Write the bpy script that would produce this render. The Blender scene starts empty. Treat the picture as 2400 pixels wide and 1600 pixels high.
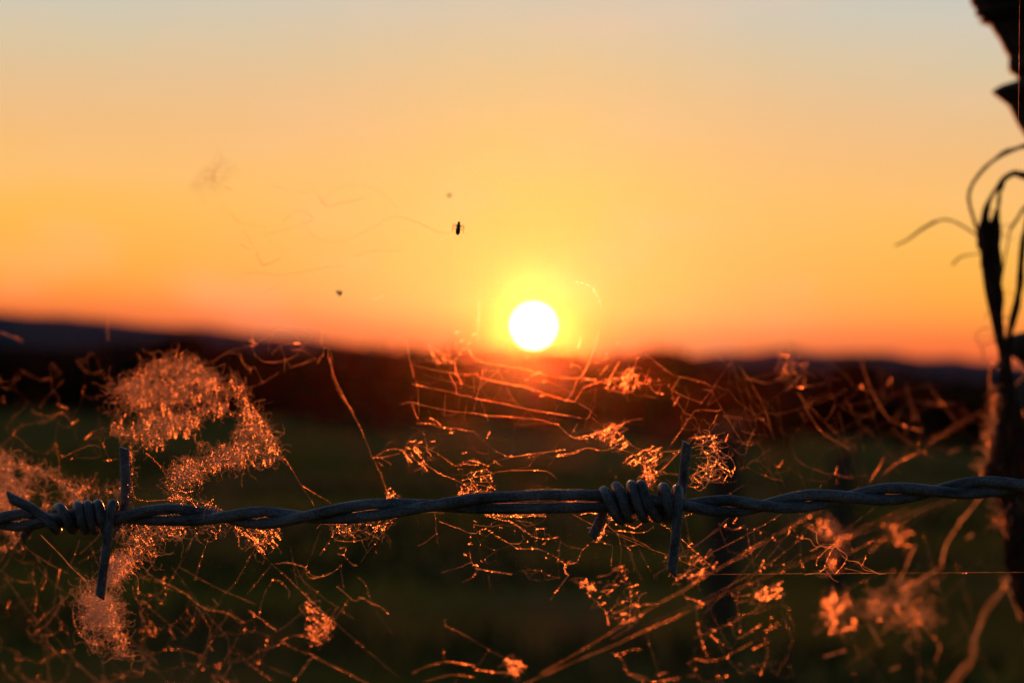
import bpy, math, random
from math import radians as R, sin, cos, pi, sqrt, exp
from mathutils import Vector as V, Matrix, noise

scene = bpy.context.scene
COL = scene.collection
rnd = random.Random(7)

# ------------------------------------------------------------------ camera
HFOV = 12.8
F = 2400 / (2 * math.tan(R(HFOV / 2)))          # focal length in photo pixels
S = 0.713                                       # metres to the focused wire
CAM = V((0, 0, 1.10))
PITCH = math.atan(60 / F)
ROLL = R(2.0)
fw = V((0, cos(PITCH), sin(PITCH)))
up0 = V((0, -sin(PITCH), cos(PITCH)))
rt = V((1, 0, 0)) * cos(ROLL) + up0 * sin(ROLL)
up = -V((1, 0, 0)) * sin(ROLL) + up0 * cos(ROLL)

def P(x, y, d):
    return CAM + (fw + rt * ((x - 1200) / F) + up * ((800 - y) / F)) * d

def direction(x, y):
    return (fw + rt * ((x - 1200) / F) + up * ((800 - y) / F)).normalized()

cd = bpy.data.cameras.new('camera')
cam = bpy.data.objects.new('camera', cd)
COL.objects.link(cam)
m = Matrix.Identity(4)
for i in range(3):
    m[i][0], m[i][1], m[i][2], m[i][3] = rt[i], up[i], -fw[i], CAM[i]
cam.matrix_world = m
cd.sensor_width = 23.5
cd.lens = 23.5 / (2 * math.tan(R(HFOV / 2)))
cd.clip_start = 0.01
cd.clip_end = 20000
cd.dof.use_dof = True
cd.dof.focus_distance = S
APERTURE = 0.0034
cd.dof.aperture_fstop = cd.lens / 1000 / APERTURE
scene.camera = cam

# ------------------------------------------------------------------ render settings
scene.render.engine = 'CYCLES'
scene.view_settings.view_transform = 'Standard'
scene.view_settings.look = 'None'
EXPO = 1.0
scene.view_settings.exposure = EXPO
scene.view_settings.gamma = 1
cy = scene.cycles
cy.use_denoising = True
cy.denoiser = 'OPENIMAGEDENOISE'
cy.denoising_prefilter = 'ACCURATE'
cy.denoising_input_passes = 'RGB_ALBEDO_NORMAL'
cy.max_bounces = 4
cy.diffuse_bounces = 2
cy.glossy_bounces = 2
cy.transmission_bounces = 2
cy.volume_bounces = 0
cy.transparent_max_bounces = 4
cy.caustics_reflective = False
cy.caustics_refractive = False
cy.sample_clamp_indirect = 4

def lin(r, g, b):
    f = lambda c: ((c / 255 + 0.055) / 1.055) ** 2.4 if c > 10 else c / 255 / 12.92
    return (f(r), f(g), f(b))

# ------------------------------------------------------------------ node helper
class NT:
    def __init__(s, tree):
        s.t = tree
    def n(s, kind, **kw):
        nd = s.t.nodes.new(kind)
        for k, v in kw.items():
            if k.startswith('i_'):
                nd.inputs[int(k[2:]) if k[2:].isdigit() else k[2:].replace('_', ' ')].default_value = v
            else:
                setattr(nd, k, v)
        return nd
    def l(s, a, b):
        s.t.links.new(a, b)
    def m(s, op, a, b=None, c=None, clamp=False):
        nd = s.t.nodes.new('ShaderNodeMath'); nd.operation = op; nd.use_clamp = clamp
        for i, v in enumerate((a, b, c)):
            if v is None: continue
            if isinstance(v, (int, float)): nd.inputs[i].default_value = v
            else: s.l(v, nd.inputs[i])
        return nd.outputs[0]
    def mixc(s, fac, a, b, blend='MIX'):
        nd = s.t.nodes.new('ShaderNodeMix'); nd.data_type = 'RGBA'; nd.blend_type = blend
        for i, v in ((0, fac), (6, a), (7, b)):
            if isinstance(v, (int, float)): nd.inputs[i].default_value = v
            elif isinstance(v, tuple): nd.inputs[i].default_value = (*v, 1) if len(v) == 3 else v
            else: s.l(v, nd.inputs[i])
        return nd.outputs[2]
    def ramp(s, fac, stops, interp='LINEAR'):
        nd = s.t.nodes.new('ShaderNodeValToRGB'); nd.color_ramp.interpolation = interp
        el = nd.color_ramp.elements
        while len(el) > 1: el.remove(el[-1])
        for i, (p, c) in enumerate(stops):
            e = el[0] if i == 0 else el.new(p)
            e.position = p; e.color = (*c, 1)
        s.l(fac, nd.inputs[0])
        return nd.outputs[0]

# ------------------------------------------------------------------ sky and sun
SUNPX = (1251, 763)
sd = direction(*SUNPX)
sun_el = math.asin(sd.z)
sun_az = math.atan2(sd.x, sd.y)
world = bpy.data.worlds.new('World'); scene.world = world; world.use_nodes = True
w = NT(world.node_tree); w.t.nodes.clear()
tc = w.n('ShaderNodeTexCoord')
sep = w.n('ShaderNodeSeparateXYZ'); w.l(tc.outputs['Generated'], sep.inputs[0])
X, Y, Z = sep.outputs
elev = w.m('MULTIPLY', w.m('ARCSINE', Z), 180 / pi)
azim = w.m('SUBTRACT', w.m('MULTIPLY', w.m('ARCTAN2', X, Y), 180 / pi), sun_az * 180 / pi)
k = 1 / 2 ** EXPO
def kc(r, g, b):
    c = lin(r, g, b)
    return (c[0] * k, c[1] * k, c[2] * k)
near = w.ramp(w.m('DIVIDE', elev, 6.0), [
    (0.00, kc(222, 84, 48)), (0.06, kc(244, 108, 56)), (0.10, kc(254, 136, 60)), (0.145, kc(255, 160, 62)),
    (0.19, kc(255, 175, 66)), (0.29, kc(255, 188, 84)), (0.38, kc(254, 192, 104)), (0.467, kc(245, 190, 124)),
    (0.567, kc(232, 193, 144)), (0.65, kc(218, 198, 162)), (0.75, kc(205, 201, 184)), (1.0, kc(190, 197, 205))])
# yellow aureole round the sun and the low disc itself
sdn = w.n('ShaderNodeVectorMath', operation='DOT_PRODUCT'); w.l(tc.outputs['Generated'], sdn.inputs[0]); sdn.inputs[1].default_value = sd
# angle from the chord, exact for small angles
df = w.n('ShaderNodeVectorMath', operation='DISTANCE'); w.l(tc.outputs['Generated'], df.inputs[0]); df.inputs[1].default_value = sd
ang = w.m('MULTIPLY', df.outputs['Value'], 180 / pi)
def gauss(x, s):
    q = w.m('DIVIDE', x, s)
    return w.m('EXPONENT', w.m('MULTIPLY', w.m('MULTIPLY', q, q), -1.0))
# the wide aureole is centred a little above the disc
hi = direction(SUNPX[0] + 10, 640)
d2 = w.n('ShaderNodeVectorMath', operation='DISTANCE'); w.l(tc.outputs['Generated'], d2.inputs[0]); d2.inputs[1].default_value = hi
a2 = w.m('MULTIPLY', d2.outputs['Value'], 180 / pi)
col = w.mixc(w.m('MULTIPLY', gauss(a2, 3.6), 0.55), near, kc(255, 196, 138))
col = w.mixc(w.m('MULTIPLY', gauss(a2, 2.1), 0.50), col, kc(255, 222, 88))
# close to the ground the glow turns back to orange
low = w.n('ShaderNodeMapRange', interpolation_type='SMOOTHSTEP'); w.l(elev, low.inputs[0])
low.inputs[1].default_value = 0.80; low.inputs[2].default_value = 0.22
col = w.mixc(w.m('MULTIPLY', low.outputs[0], 0.72), col, kc(252, 112, 58))
# the haze in front adds its own yellow here, so the sky right behind the disc stays deep orange
col = w.mixc(w.m('MULTIPLY', gauss(ang, 0.55), 0.65), col, kc(250, 170, 40))
# faint high haze streaks
nz = w.n('ShaderNodeTexNoise', i_Scale=26.0, i_Detail=3.0)
mp = w.n('ShaderNodeMapping'); mp.inputs['Scale'].default_value = (1, 1, 3.2)
w.l(tc.outputs['Generated'], mp.inputs[0]); w.l(mp.outputs[0], nz.inputs['Vector'])
col = w.mixc(w.m('MULTIPLY', w.m('SUBTRACT', nz.outputs[0], 0.5, clamp=True), 0.8), col, kc(255, 200, 165))
# everywhere else the physical dusk sky
sky = w.n('ShaderNodeTexSky'); sky.sky_type = 'NISHITA'; sky.sun_disc = False
sky.sun_elevation = sun_el; sky.sun_rotation = sun_az
sky.altitude = 50; sky.air_density = 1.0; sky.dust_density = 2.5; sky.ozone_density = 3.0
skyc = w.mixc(1.0, sky.outputs[0], (0.22, 0.165, 0.125), 'MULTIPLY')
mr1 = w.n('ShaderNodeMapRange', interpolation_type='SMOOTHSTEP'); w.l(elev, mr1.inputs[0])
mr1.inputs[1].default_value = 5.5; mr1.inputs[2].default_value = 26
mr2 = w.n('ShaderNodeMapRange', interpolation_type='SMOOTHSTEP'); w.l(w.m('ABSOLUTE', azim), mr2.inputs[0])
mr2.inputs[1].default_value = 20; mr2.inputs[2].default_value = 85
fac = w.m('MAXIMUM', mr1.outputs[0], mr2.outputs[0])
col = w.mixc(fac, col, skyc)
# soft edged solar disc
mr3 = w.n('ShaderNodeMapRange', interpolation_type='SMOOTHSTEP'); w.l(ang, mr3.inputs[0])
mr3.inputs[1].default_value = 0.225; mr3.inputs[2].default_value = 0.175
disc = w.mixc(mr3.outputs[0], (0, 0, 0), (9.0, 7.2, 4.6))
col = w.mixc(1.0, col, disc, 'ADD')
bg = w.n('ShaderNodeBackground'); bg.inputs[1].default_value = 1.0; w.l(col, bg.inputs[0])
out = w.n('ShaderNodeOutputWorld'); w.l(bg.outputs[0], out.inputs[0])
world.cycles.sampling_method = 'MANUAL'; world.cycles.sample_map_resolution = 2048

ld = bpy.data.lights.new('sun', 'SUN'); ld.energy = 4.0; ld.angle = R(0.5); ld.color = (1.0, 0.20, 0.035)
sun = bpy.data.objects.new('sun', ld); COL.objects.link(sun)
sun.rotation_euler = sd.to_track_quat('Z', 'Y').to_euler()

# ------------------------------------------------------------------ materials
def mat(name):
    m_ = bpy.data.materials.new(name); m_.use_nodes = True
    t = NT(m_.node_tree); t.t.nodes.clear()
    o = t.n('ShaderNodeOutputMaterial')
    return m_, t, o

def silk_mat(name, color, fwd=0.5, rough=0.75):
    m_, t, o = mat(name)
    geo = t.n('ShaderNodeTexCoord')
    nz_ = t.n('ShaderNodeTexNoise', i_Scale=900.0, i_Detail=1.0); t.l(geo.outputs['Object'], nz_.inputs['Vector'])
    c = t.mixc(nz_.outputs[0], tuple(v * 0.7 for v in color), color)
    tr = t.n('ShaderNodeBsdfTranslucent'); t.l(c, tr.inputs[0])
    df_ = t.n('ShaderNodeBsdfDiffuse'); t.l(c, df_.inputs[0])
    rf = t.n('ShaderNodeBsdfRefraction', i_Roughness=rough, i_IOR=1.12); t.l(c, rf.inputs[0])
    a = t.n('ShaderNodeMixShader', i_0=0.94); t.l(df_.outputs[0], a.inputs[1]); t.l(tr.outputs[0], a.inputs[2])
    b = t.n('ShaderNodeMixShader', i_0=fwd); t.l(a.outputs[0], b.inputs[1]); t.l(rf.outputs[0], b.inputs[2])
    t.l(b.outputs[0], o.inputs[0])
    return m_

M_silk = silk_mat('spider_silk', (0.74, 0.60, 0.42), 0.005)
M_fluff = silk_mat('woolly_silk', (0.74, 0.62, 0.46), 0.0)
M_bead = silk_mat('silk_droplets', (0.98, 0.64, 0.46), 0.10, 0.85)

def wire_mat(name, base, dark, scale_u):
    m_, t, o = mat(name)
    uv = t.n('ShaderNodeUVMap')
    mp_ = t.n('ShaderNodeMapping'); mp_.inputs['Scale'].default_value = (scale_u, 3.2, 1)
    t.l(uv.outputs[0], mp_.inputs[0])
    n1 = t.n('ShaderNodeTexNoise', i_Scale=1.0, i_Detail=6.0, i_Roughness=0.65); t.l(mp_.outputs[0], n1.inputs['Vector'])
    mp2 = t.n('ShaderNodeMapping'); mp2.inputs['Scale'].default_value = (scale_u * 14, 24, 1); t.l(uv.outputs[0], mp2.inputs[0])
    n2 = t.n('ShaderNodeTexNoise', i_Scale=1.0, i_Detail=5.0, i_Roughness=0.7); t.l(mp2.outputs[0], n2.inputs['Vector'])
    obj_ = t.n('ShaderNodeTexCoord')
    n3 = t.n('ShaderNodeTexNoise', i_Scale=2600.0, i_Detail=3.0, i_Roughness=0.7); t.l(obj_.outputs['Object'], n3.inputs['Vector'])
    c1 = t.ramp(n1.outputs[0], [(0.30, dark), (0.52, base), (0.72, tuple(min(1, b_ * 1.6) for b_ in base))])
    spk = t.ramp(n2.outputs[0], [(0.60, (0, 0, 0)), (0.72, (1, 1, 1))])
    c2 = t.mixc(t.m('MULTIPLY', spk, 0.7), c1, (0.62, 0.62, 0.62))
    rust = t.ramp(n3.outputs[0], [(0.50, (0, 0, 0)), (0.66, (1, 1, 1))])
    c3 = t.mixc(t.m('MULTIPLY', rust, 0.75), c2, (0.09, 0.045, 0.028))
    b = t.n('ShaderNodeBsdfPrincipled'); t.l(c3, b.inputs['Base Color'])
    b.inputs['Metallic'].default_value = 0.55
    t.l(t.ramp(n1.outputs[0], [(0.3, (0.50,) * 3), (0.8, (0.24,) * 3)]), b.inputs['Roughness'])
    bp = t.n('ShaderNodeBump', i_Strength=1.0, i_Distance=0.0004)
    t.l(t.m('ADD', n1.outputs[0], t.m('ADD', t.m('MULTIPLY', n2.outputs[0], 0.6), t.m('MULTIPLY', n3.outputs[0], 0.7))), bp.inputs['Height'])
    t.l(bp.outputs[0], b.inputs['Normal'])
    t.l(b.outputs[0], o.inputs[0])
    return m_
M_strand = wire_mat('weathered_galvanised_strand', (0.25, 0.25, 0.262), (0.040, 0.040, 0.043), 0.16)
M_barb = wire_mat('weathered_galvanised_barb', (0.21, 0.21, 0.22), (0.035, 0.034, 0.036), 0.30)

def simple_mat(name, c1, c2, scale, rough=0.9, bump=0.0, dist=0.01, transl=0.0, stretch=(1, 1, 1), detail=5.0):
    m_, t, o = mat(name)
    g = t.n('ShaderNodeTexCoord')
    mp_ = t.n('ShaderNodeMapping'); mp_.inputs['Scale'].default_value = stretch; t.l(g.outputs['Object'], mp_.inputs[0])
    n1 = t.n('ShaderNodeTexNoise', i_Scale=scale, i_Detail=detail, i_Roughness=0.6); t.l(mp_.outputs[0], n1.inputs['Vector'])
    c = t.ramp(n1.outputs[0], [(0.32, c1), (0.68, c2)])
    b = t.n('ShaderNodeBsdfPrincipled'); t.l(c, b.inputs['Base Color']); b.inputs['Roughness'].default_value = rough
    b.inputs['Specular IOR Level'].default_value = 0.2
    if bump:
        bp = t.n('ShaderNodeBump', i_Strength=bump, i_Distance=dist); t.l(n1.outputs[0], bp.inputs['Height']); t.l(bp.outputs[0], b.inputs['Normal'])
    sh = b.outputs[0]
    if transl:
        tr = t.n('ShaderNodeBsdfTranslucent'); t.l(c, tr.inputs[0])
        mx = t.n('ShaderNodeMixShader', i_0=transl); t.l(sh, mx.inputs[1]); t.l(tr.outputs[0], mx.inputs[2]); sh = mx.outputs[0]
    t.l(sh, o.inputs[0])
    return m_
M_bark = simple_mat('rotten_bark', (0.018, 0.010, 0.007), (0.075, 0.042, 0.028), 60, 0.95, 0.9, 0.004, stretch=(1, 1, 0.25))
M_straw = simple_mat('dry_stalk', (0.07, 0.036, 0.02), (0.22, 0.12, 0.06), 160, 0.8, transl=0.42)
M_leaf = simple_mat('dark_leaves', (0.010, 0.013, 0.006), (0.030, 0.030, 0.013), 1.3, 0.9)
M_trunk = simple_mat('tree_bark', (0.02, 0.014, 0.01), (0.05, 0.04, 0.03), 8, 0.9)
M_hill = simple_mat('haze_tinted_hillside', (0.085, 0.095, 0.11), (0.12, 0.128, 0.145), 0.01, 1.0)  # wooded slope with the blue of distance haze mixed into its colour
M_grass = simple_mat('meadow_grass', (0.045, 0.045, 0.012), (0.12, 0.10, 0.022), 0.7, 0.9)
M_oldpost = simple_mat('old_fence_wood', (0.06, 0.042, 0.028), (0.14, 0.10, 0.06), 30, 0.95, 0.6, 0.003, stretch=(1, 1, 0.2))
M_insect = simple_mat('insect_body', (0.006, 0.005, 0.004), (0.025, 0.016, 0.010), 4000, 0.5)
M_wing = silk_mat('insect_wing', (0.16, 0.10, 0.07), 0.0)

def ground_mat():
    m_, t, o = mat('rough_pasture')
    g = t.n('ShaderNodeTexCoord')
    n1 = t.n('ShaderNodeTexNoise', i_Scale=0.16, i_Detail=4.0, i_Roughness=0.6); t.l(g.outputs['Object'], n1.inputs['Vector'])
    mp_ = t.n('ShaderNodeMapping'); mp_.inputs['Scale'].default_value = (1, 0.12, 1); t.l(g.outputs['Object'], mp_.inputs[0])
    n2 = t.n('ShaderNodeTexNoise', i_Scale=0.55, i_Detail=3.0); t.l(mp_.outputs[0], n2.inputs['Vector'])
    n3 = t.n('ShaderNodeTexNoise', i_Scale=9.0, i_Detail=6.0); t.l(g.outputs['Object'], n3.inputs['Vector'])
    grass = t.ramp(n1.outputs[0], [(0.35, (0.095, 0.090, 0.022)), (0.6, (0.31, 0.225, 0.030))])
    dry = t.ramp(n2.outputs[0], [(0.42, (0, 0, 0)), (0.62, (1, 1, 1))])
    c = t.mixc(t.m('MULTIPLY', dry, 0.7), grass, (0.36, 0.19, 0.065))
    c = t.mixc(0.5, c, t.ramp(n3.outputs[0], [(0.3, (0.35,) * 3), (0.7, (1.0,) * 3)]), 'MULTIPLY')
    b = t.n('ShaderNodeBsdfDiffuse'); t.l(c, b.inputs[0])
    bp = t.n('ShaderNodeBump', i_Strength=0.8, i_Distance=0.05); t.l(n3.outputs[0], bp.inputs['Height']); t.l(bp.outputs[0], b.inputs['Normal'])
    t.l(b.outputs[0], o.inputs[0])
    return m_
M_ground = ground_mat()

# ------------------------------------------------------------------ object helpers
def tag(o, label=None, cat=None, group=None, kind=None):
    if label: o['label'] = label
    if cat: o['category'] = cat
    if group: o['group'] = group
    if kind: o['kind'] = kind
    return o

def link(name, verts, faces, material, parent=None, smooth=False, uvs=None):
    me = bpy.data.meshes.new(name)
    me.from_pydata([tuple(v) for v in verts], [], faces)
    if uvs is not None:
        lay = me.uv_layers.new(name='UVMap')
        for lp in me.loops:
            lay.data[lp.index].uv = uvs[lp.vertex_index]
    if smooth:
        me.polygons.foreach_set('use_smooth', [True] * len(me.polygons))
    mats = material if isinstance(material, (list, tuple)) else [material]
    for mm in mats: me.materials.append(mm)
    me.update()
    o = bpy.data.objects.new(name, me); COL.objects.link(o)
    if parent:
        o.parent = parent
        o.matrix_parent_inverse = Matrix.Translation(parent.location).inverted()
    return o

def empty(name, loc):
    o = bpy.data.objects.new(name, None); COL.objects.link(o); o.location = loc; o.empty_display_size = 0.02
    return o

def catmull(pts, n):
    """n samples per span through the points (tuples of any length)"""
    q = [pts[0]] + list(pts) + [pts[-1]]
    outp = []
    for i in range(1, len(q) - 2):
        p0, p1, p2, p3 = q[i - 1], q[i], q[i + 1], q[i + 2]
        for j in range(n):
            t = j / n
            outp.append(tuple(0.5 * ((2 * b) + (-a + c) * t + (2 * a - 5 * b + 4 * c - d) * t * t + (-a + 3 * b - 3 * c + d) * t ** 3)
                              for a, b, c, d in zip(p0, p1, p2, p3)))
    outp.append(tuple(pts[-1]))
    return outp

def tube(pts, rad, n=16, cut0=None, cut1=None, uscale=1000):
    """closed tube; returns verts, faces, uvs (u in mm along it, v round it). cutX tilts an end face"""
    verts, faces, uvs = [], [], []
    prev = None; L = 0
    N = len(pts)
    tang = []
    for i in range(N):
        a = pts[max(0, i - 1)]; b = pts[min(N - 1, i + 1)]
        tang.append((b - a).normalized())
    nrm = tang[0].orthogonal().normalized()
    for i, p in enumerate(pts):
        t = tang[i]
        nrm = (nrm - t * nrm.dot(t)).normalized()
        bi = t.cross(nrm)
        r = rad[i] if isinstance(rad, (list, tuple)) else rad
        if i: L += (p - pts[i - 1]).length
        for j in range(n):
            a = 2 * pi * j / n
            off = nrm * cos(a) * r + bi * sin(a) * r
            q = p + off
            if i == 0 and cut0: q -= t * (off.dot(cut0[0]) * cut0[1])
            if i == N - 1 and cut1: q += t * (off.dot(cut1[0]) * cut1[1])
            verts.append(q); uvs.append((L * uscale, j / n if j <= n / 2 else 1 - j / n))
    for i in range(N - 1):
        for j in range(n):
            a = i * n + j; b = i * n + (j + 1) % n
            faces.append((a, b, b + n, a + n))
    faces.append(tuple(range(n - 1, -1, -1)))
    faces.append(tuple((N - 1) * n + j for j in range(n)))
    return verts, faces, uvs

def interp(x, keys):
    if x <= keys[0][0]: return keys[0][1]
    for (a, va), (b, vb) in zip(keys, keys[1:]):
        if x <= b:
            t = (x - a) / (b - a); return va + (vb - va) * t
    return keys[-1][1]

def smooth_interp(x, keys):
    if x <= keys[0][0]: return keys[0][1]
    for i in range(len(keys) - 1):
        a, va = keys[i]; b, vb = keys[i + 1]
        if x <= b:
            va0 = keys[i - 1][1] if i else va; a0 = keys[i - 1][0] if i else a - 1
            vb1 = keys[i + 2][1] if i + 2 < len(keys) else vb; b1 = keys[i + 2][0] if i + 2 < len(keys) else b + 1
            m0 = (vb - va0) / (b - a0); m1 = (vb1 - va) / (b1 - a)
            h = b - a; t = (x - a) / h
            return ((2 * t ** 3 - 3 * t * t + 1) * va + (t ** 3 - 2 * t * t + t) * h * m0
                    + (-2 * t ** 3 + 3 * t * t) * vb + (t ** 3 - t * t) * h * m1)
    return keys[-1][1]

# ------------------------------------------------------------------ barbed wire
def wdepth(x):                     # the wire recedes slightly towards the left
    return S + 0.030 * max(0, (900 - x) / 900) ** 1.1
YC = [(-120, 1222), (0, 1220), (290, 1211), (400, 1206), (524, 1211), (612, 1213), (711, 1211), (860, 1196), (1016, 1184), (1200, 1177),
      (1370, 1174), (1500, 1178), (1610, 1184), (1700, 1186), (1787, 1185), (1890, 1174), (1988, 1164), (2090, 1157), (2189, 1150), (2290, 1142),
      (2400, 1136), (2520, 1130)]
PHI = [(-120, -5.5), (-25, -5), (125, -4), (285, -3), (524, -2), (711, -1), (1016, 0), (1190, 0.47), (1330, 0.50), (1440, 0.40), (1600, 0),
       (1787, -1), (1988, -2), (2189, -3), (2395, -4), (2520, -4.6)]
def strand_path(phase):
    pts = []
    for i in range(661):
        x = -120 + i * 4
        d = wdepth(x); ph = smooth_interp(x, PHI) * pi + phase
        r = 13.4 + (1.0 * exp(-((x - 1280) / 110) ** 2))
        wob = 0.9 * noise.noise(V((x * 0.011, phase * 3, 0.3)))
        y = smooth_interp(x, YC) - r * sin(ph) + wob
        pts.append(P(x, y, d - r * cos(ph) * d / F))
    return pts
wire = empty('barbed_wire', P(1200, 1178, S))
tag(wire, 'grey twisted two-strand barbed wire stretched across the foreground, cobwebs on it', 'barbed wire')
for ph in (0, pi):
    v, f, u = tube(strand_path(ph), 13.2 * S / F, 20)
    link('strand', v, f, M_strand, wire, True, u)

def barb_wire(ctrl, rad_px, parent, name='barb', c0=None, c1=None):
    pts = []
    for (x, y, z) in catmull(ctrl, 9):
        d = wdepth(x)
        pts.append(P(x, y, d - z * d / F))
    # resample evenly
    rs = [pts[0]]; acc = 0; step = 4 * S / F
    for a, b in zip(pts, pts[1:]):
        seg = (b - a).length
        while seg > 1e-9 and acc + seg >= step:
            t = (step - acc) / seg; a = a.lerp(b, t); rs.append(a); seg = (b - a).length; acc = 0
        acc += seg
    rs.append(pts[-1])
    rr = [rad_px * S / F * (1 + 0.10 * noise.noise(V((i * 0.07, rad_px, len(rs))))) for i in range(len(rs))]
    v, f, u = tube(rs, rr, 18, c0, c1)
    return link(name, v, f, M_barb, parent, True, u)

# centre barb: wrapped wire, upright point and low rear point
c_b = barb_wire([(1387, 1258, -34), (1402, 1228, -37), (1414, 1196, -38), (1413, 1160, -26), (1416, 1150, 6), (1424, 1166, 34), (1440, 1200, 36), (1456, 1219, 10),
           (1458, 1204, -30), (1447, 1160, -34), (1443, 1139, -4), (1453, 1152, 28), (1464, 1185, 38), (1474, 1212, 22), (1482, 1206, -24), (1481, 1165, -36), (1479, 1138, -8),
           (1483, 1143, 26), (1494, 1180, 38), (1509, 1212, 20), (1512, 1204, -24), (1505, 1160, -36), (1502, 1137, -8), (1506, 1142, 26), (1519, 1182, 38),
           (1540, 1212, 18), (1548, 1204, -26), (1550, 1165, -36), (1553, 1142, -6), (1560, 1150, 27), (1566, 1185, 38), (1576, 1212, 14), (1590, 1200, -26), (1597, 1160, -38),
           (1602, 1120, -38), (1606, 1078, -34), (1611, 1038, -30)], 12.0, wire, 'barb', (rt, 0.5), (rt, -0.45))
barb_wire([(1574, 1343, 40), (1578, 1310, 40), (1584, 1255, 39), (1588, 1200, 38), (1590, 1160, 33), (1589, 1145, 6), (1583, 1155, -30), (1574, 1190, -38), (1568, 1215, -10),
           (1562, 1212, 12)], 12.2, c_b, 'barb_wire', (rt, 0.9), None)
# left barb
l_b = barb_wire([(24, 1166, 52), (44, 1176, 50), (74, 1191, 46), (108, 1216, 42), (128, 1236, 28), (134, 1240, -10), (130, 1205, -36), (134, 1190, -8),
           (144, 1192, 26), (158, 1218, 38), (170, 1240, 14), (178, 1226, -28), (180, 1195, -34), (181, 1184, -4), (185, 1190, 28), (192, 1220, 38), (202, 1243, 14),
           (204, 1228, -28), (203, 1195, -34), (204, 1182, -4), (208, 1188, 28), (214, 1218, 38), (223, 1243, 14), (228, 1228, -28), (227, 1195, -34),
           (228, 1180, -4), (232, 1187, 28), (239, 1218, 38), (250, 1244, 14), (270, 1232, -28), (288, 1200, -38), (294, 1160, -38), (293, 1110, -36), (291, 1050, -34)],
          12.0, wire, 'barb', (up, 1.3), (rt, -0.4))
barb_wire([(234, 1399, 44), (240, 1350, 43), (249, 1285, 41), (256, 1225, 38), (262, 1190, 30), (266, 1180, 0), (262, 1195, -32), (215, 1222, -38), (150, 1226, -40), (100, 1222, -40),
           (72, 1234, -38), (54, 1262, -30)], 11.8, l_b, 'barb_wire', (rt, 0.5), (rt, 0.6))

# ------------------------------------------------------------------ cobweb builder
def web_depth(x, y):
    """webs start on the wire and sag away from the camera, more towards the right"""
    d = S + 0.004
    d += 0.16 * min(1.3, (abs(y - 1178) / 420)) ** 0.9
    if x > 1650:
        t = (x - 1650) / 700
        d += 0.30 * t * t * (1.5 if y > 1180 else 1.0) * min(1, 0.25 + abs(y - 1178) / 260)
    if x < 500:
        d += 0.035 * (500 - x) / 500
    return d

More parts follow.
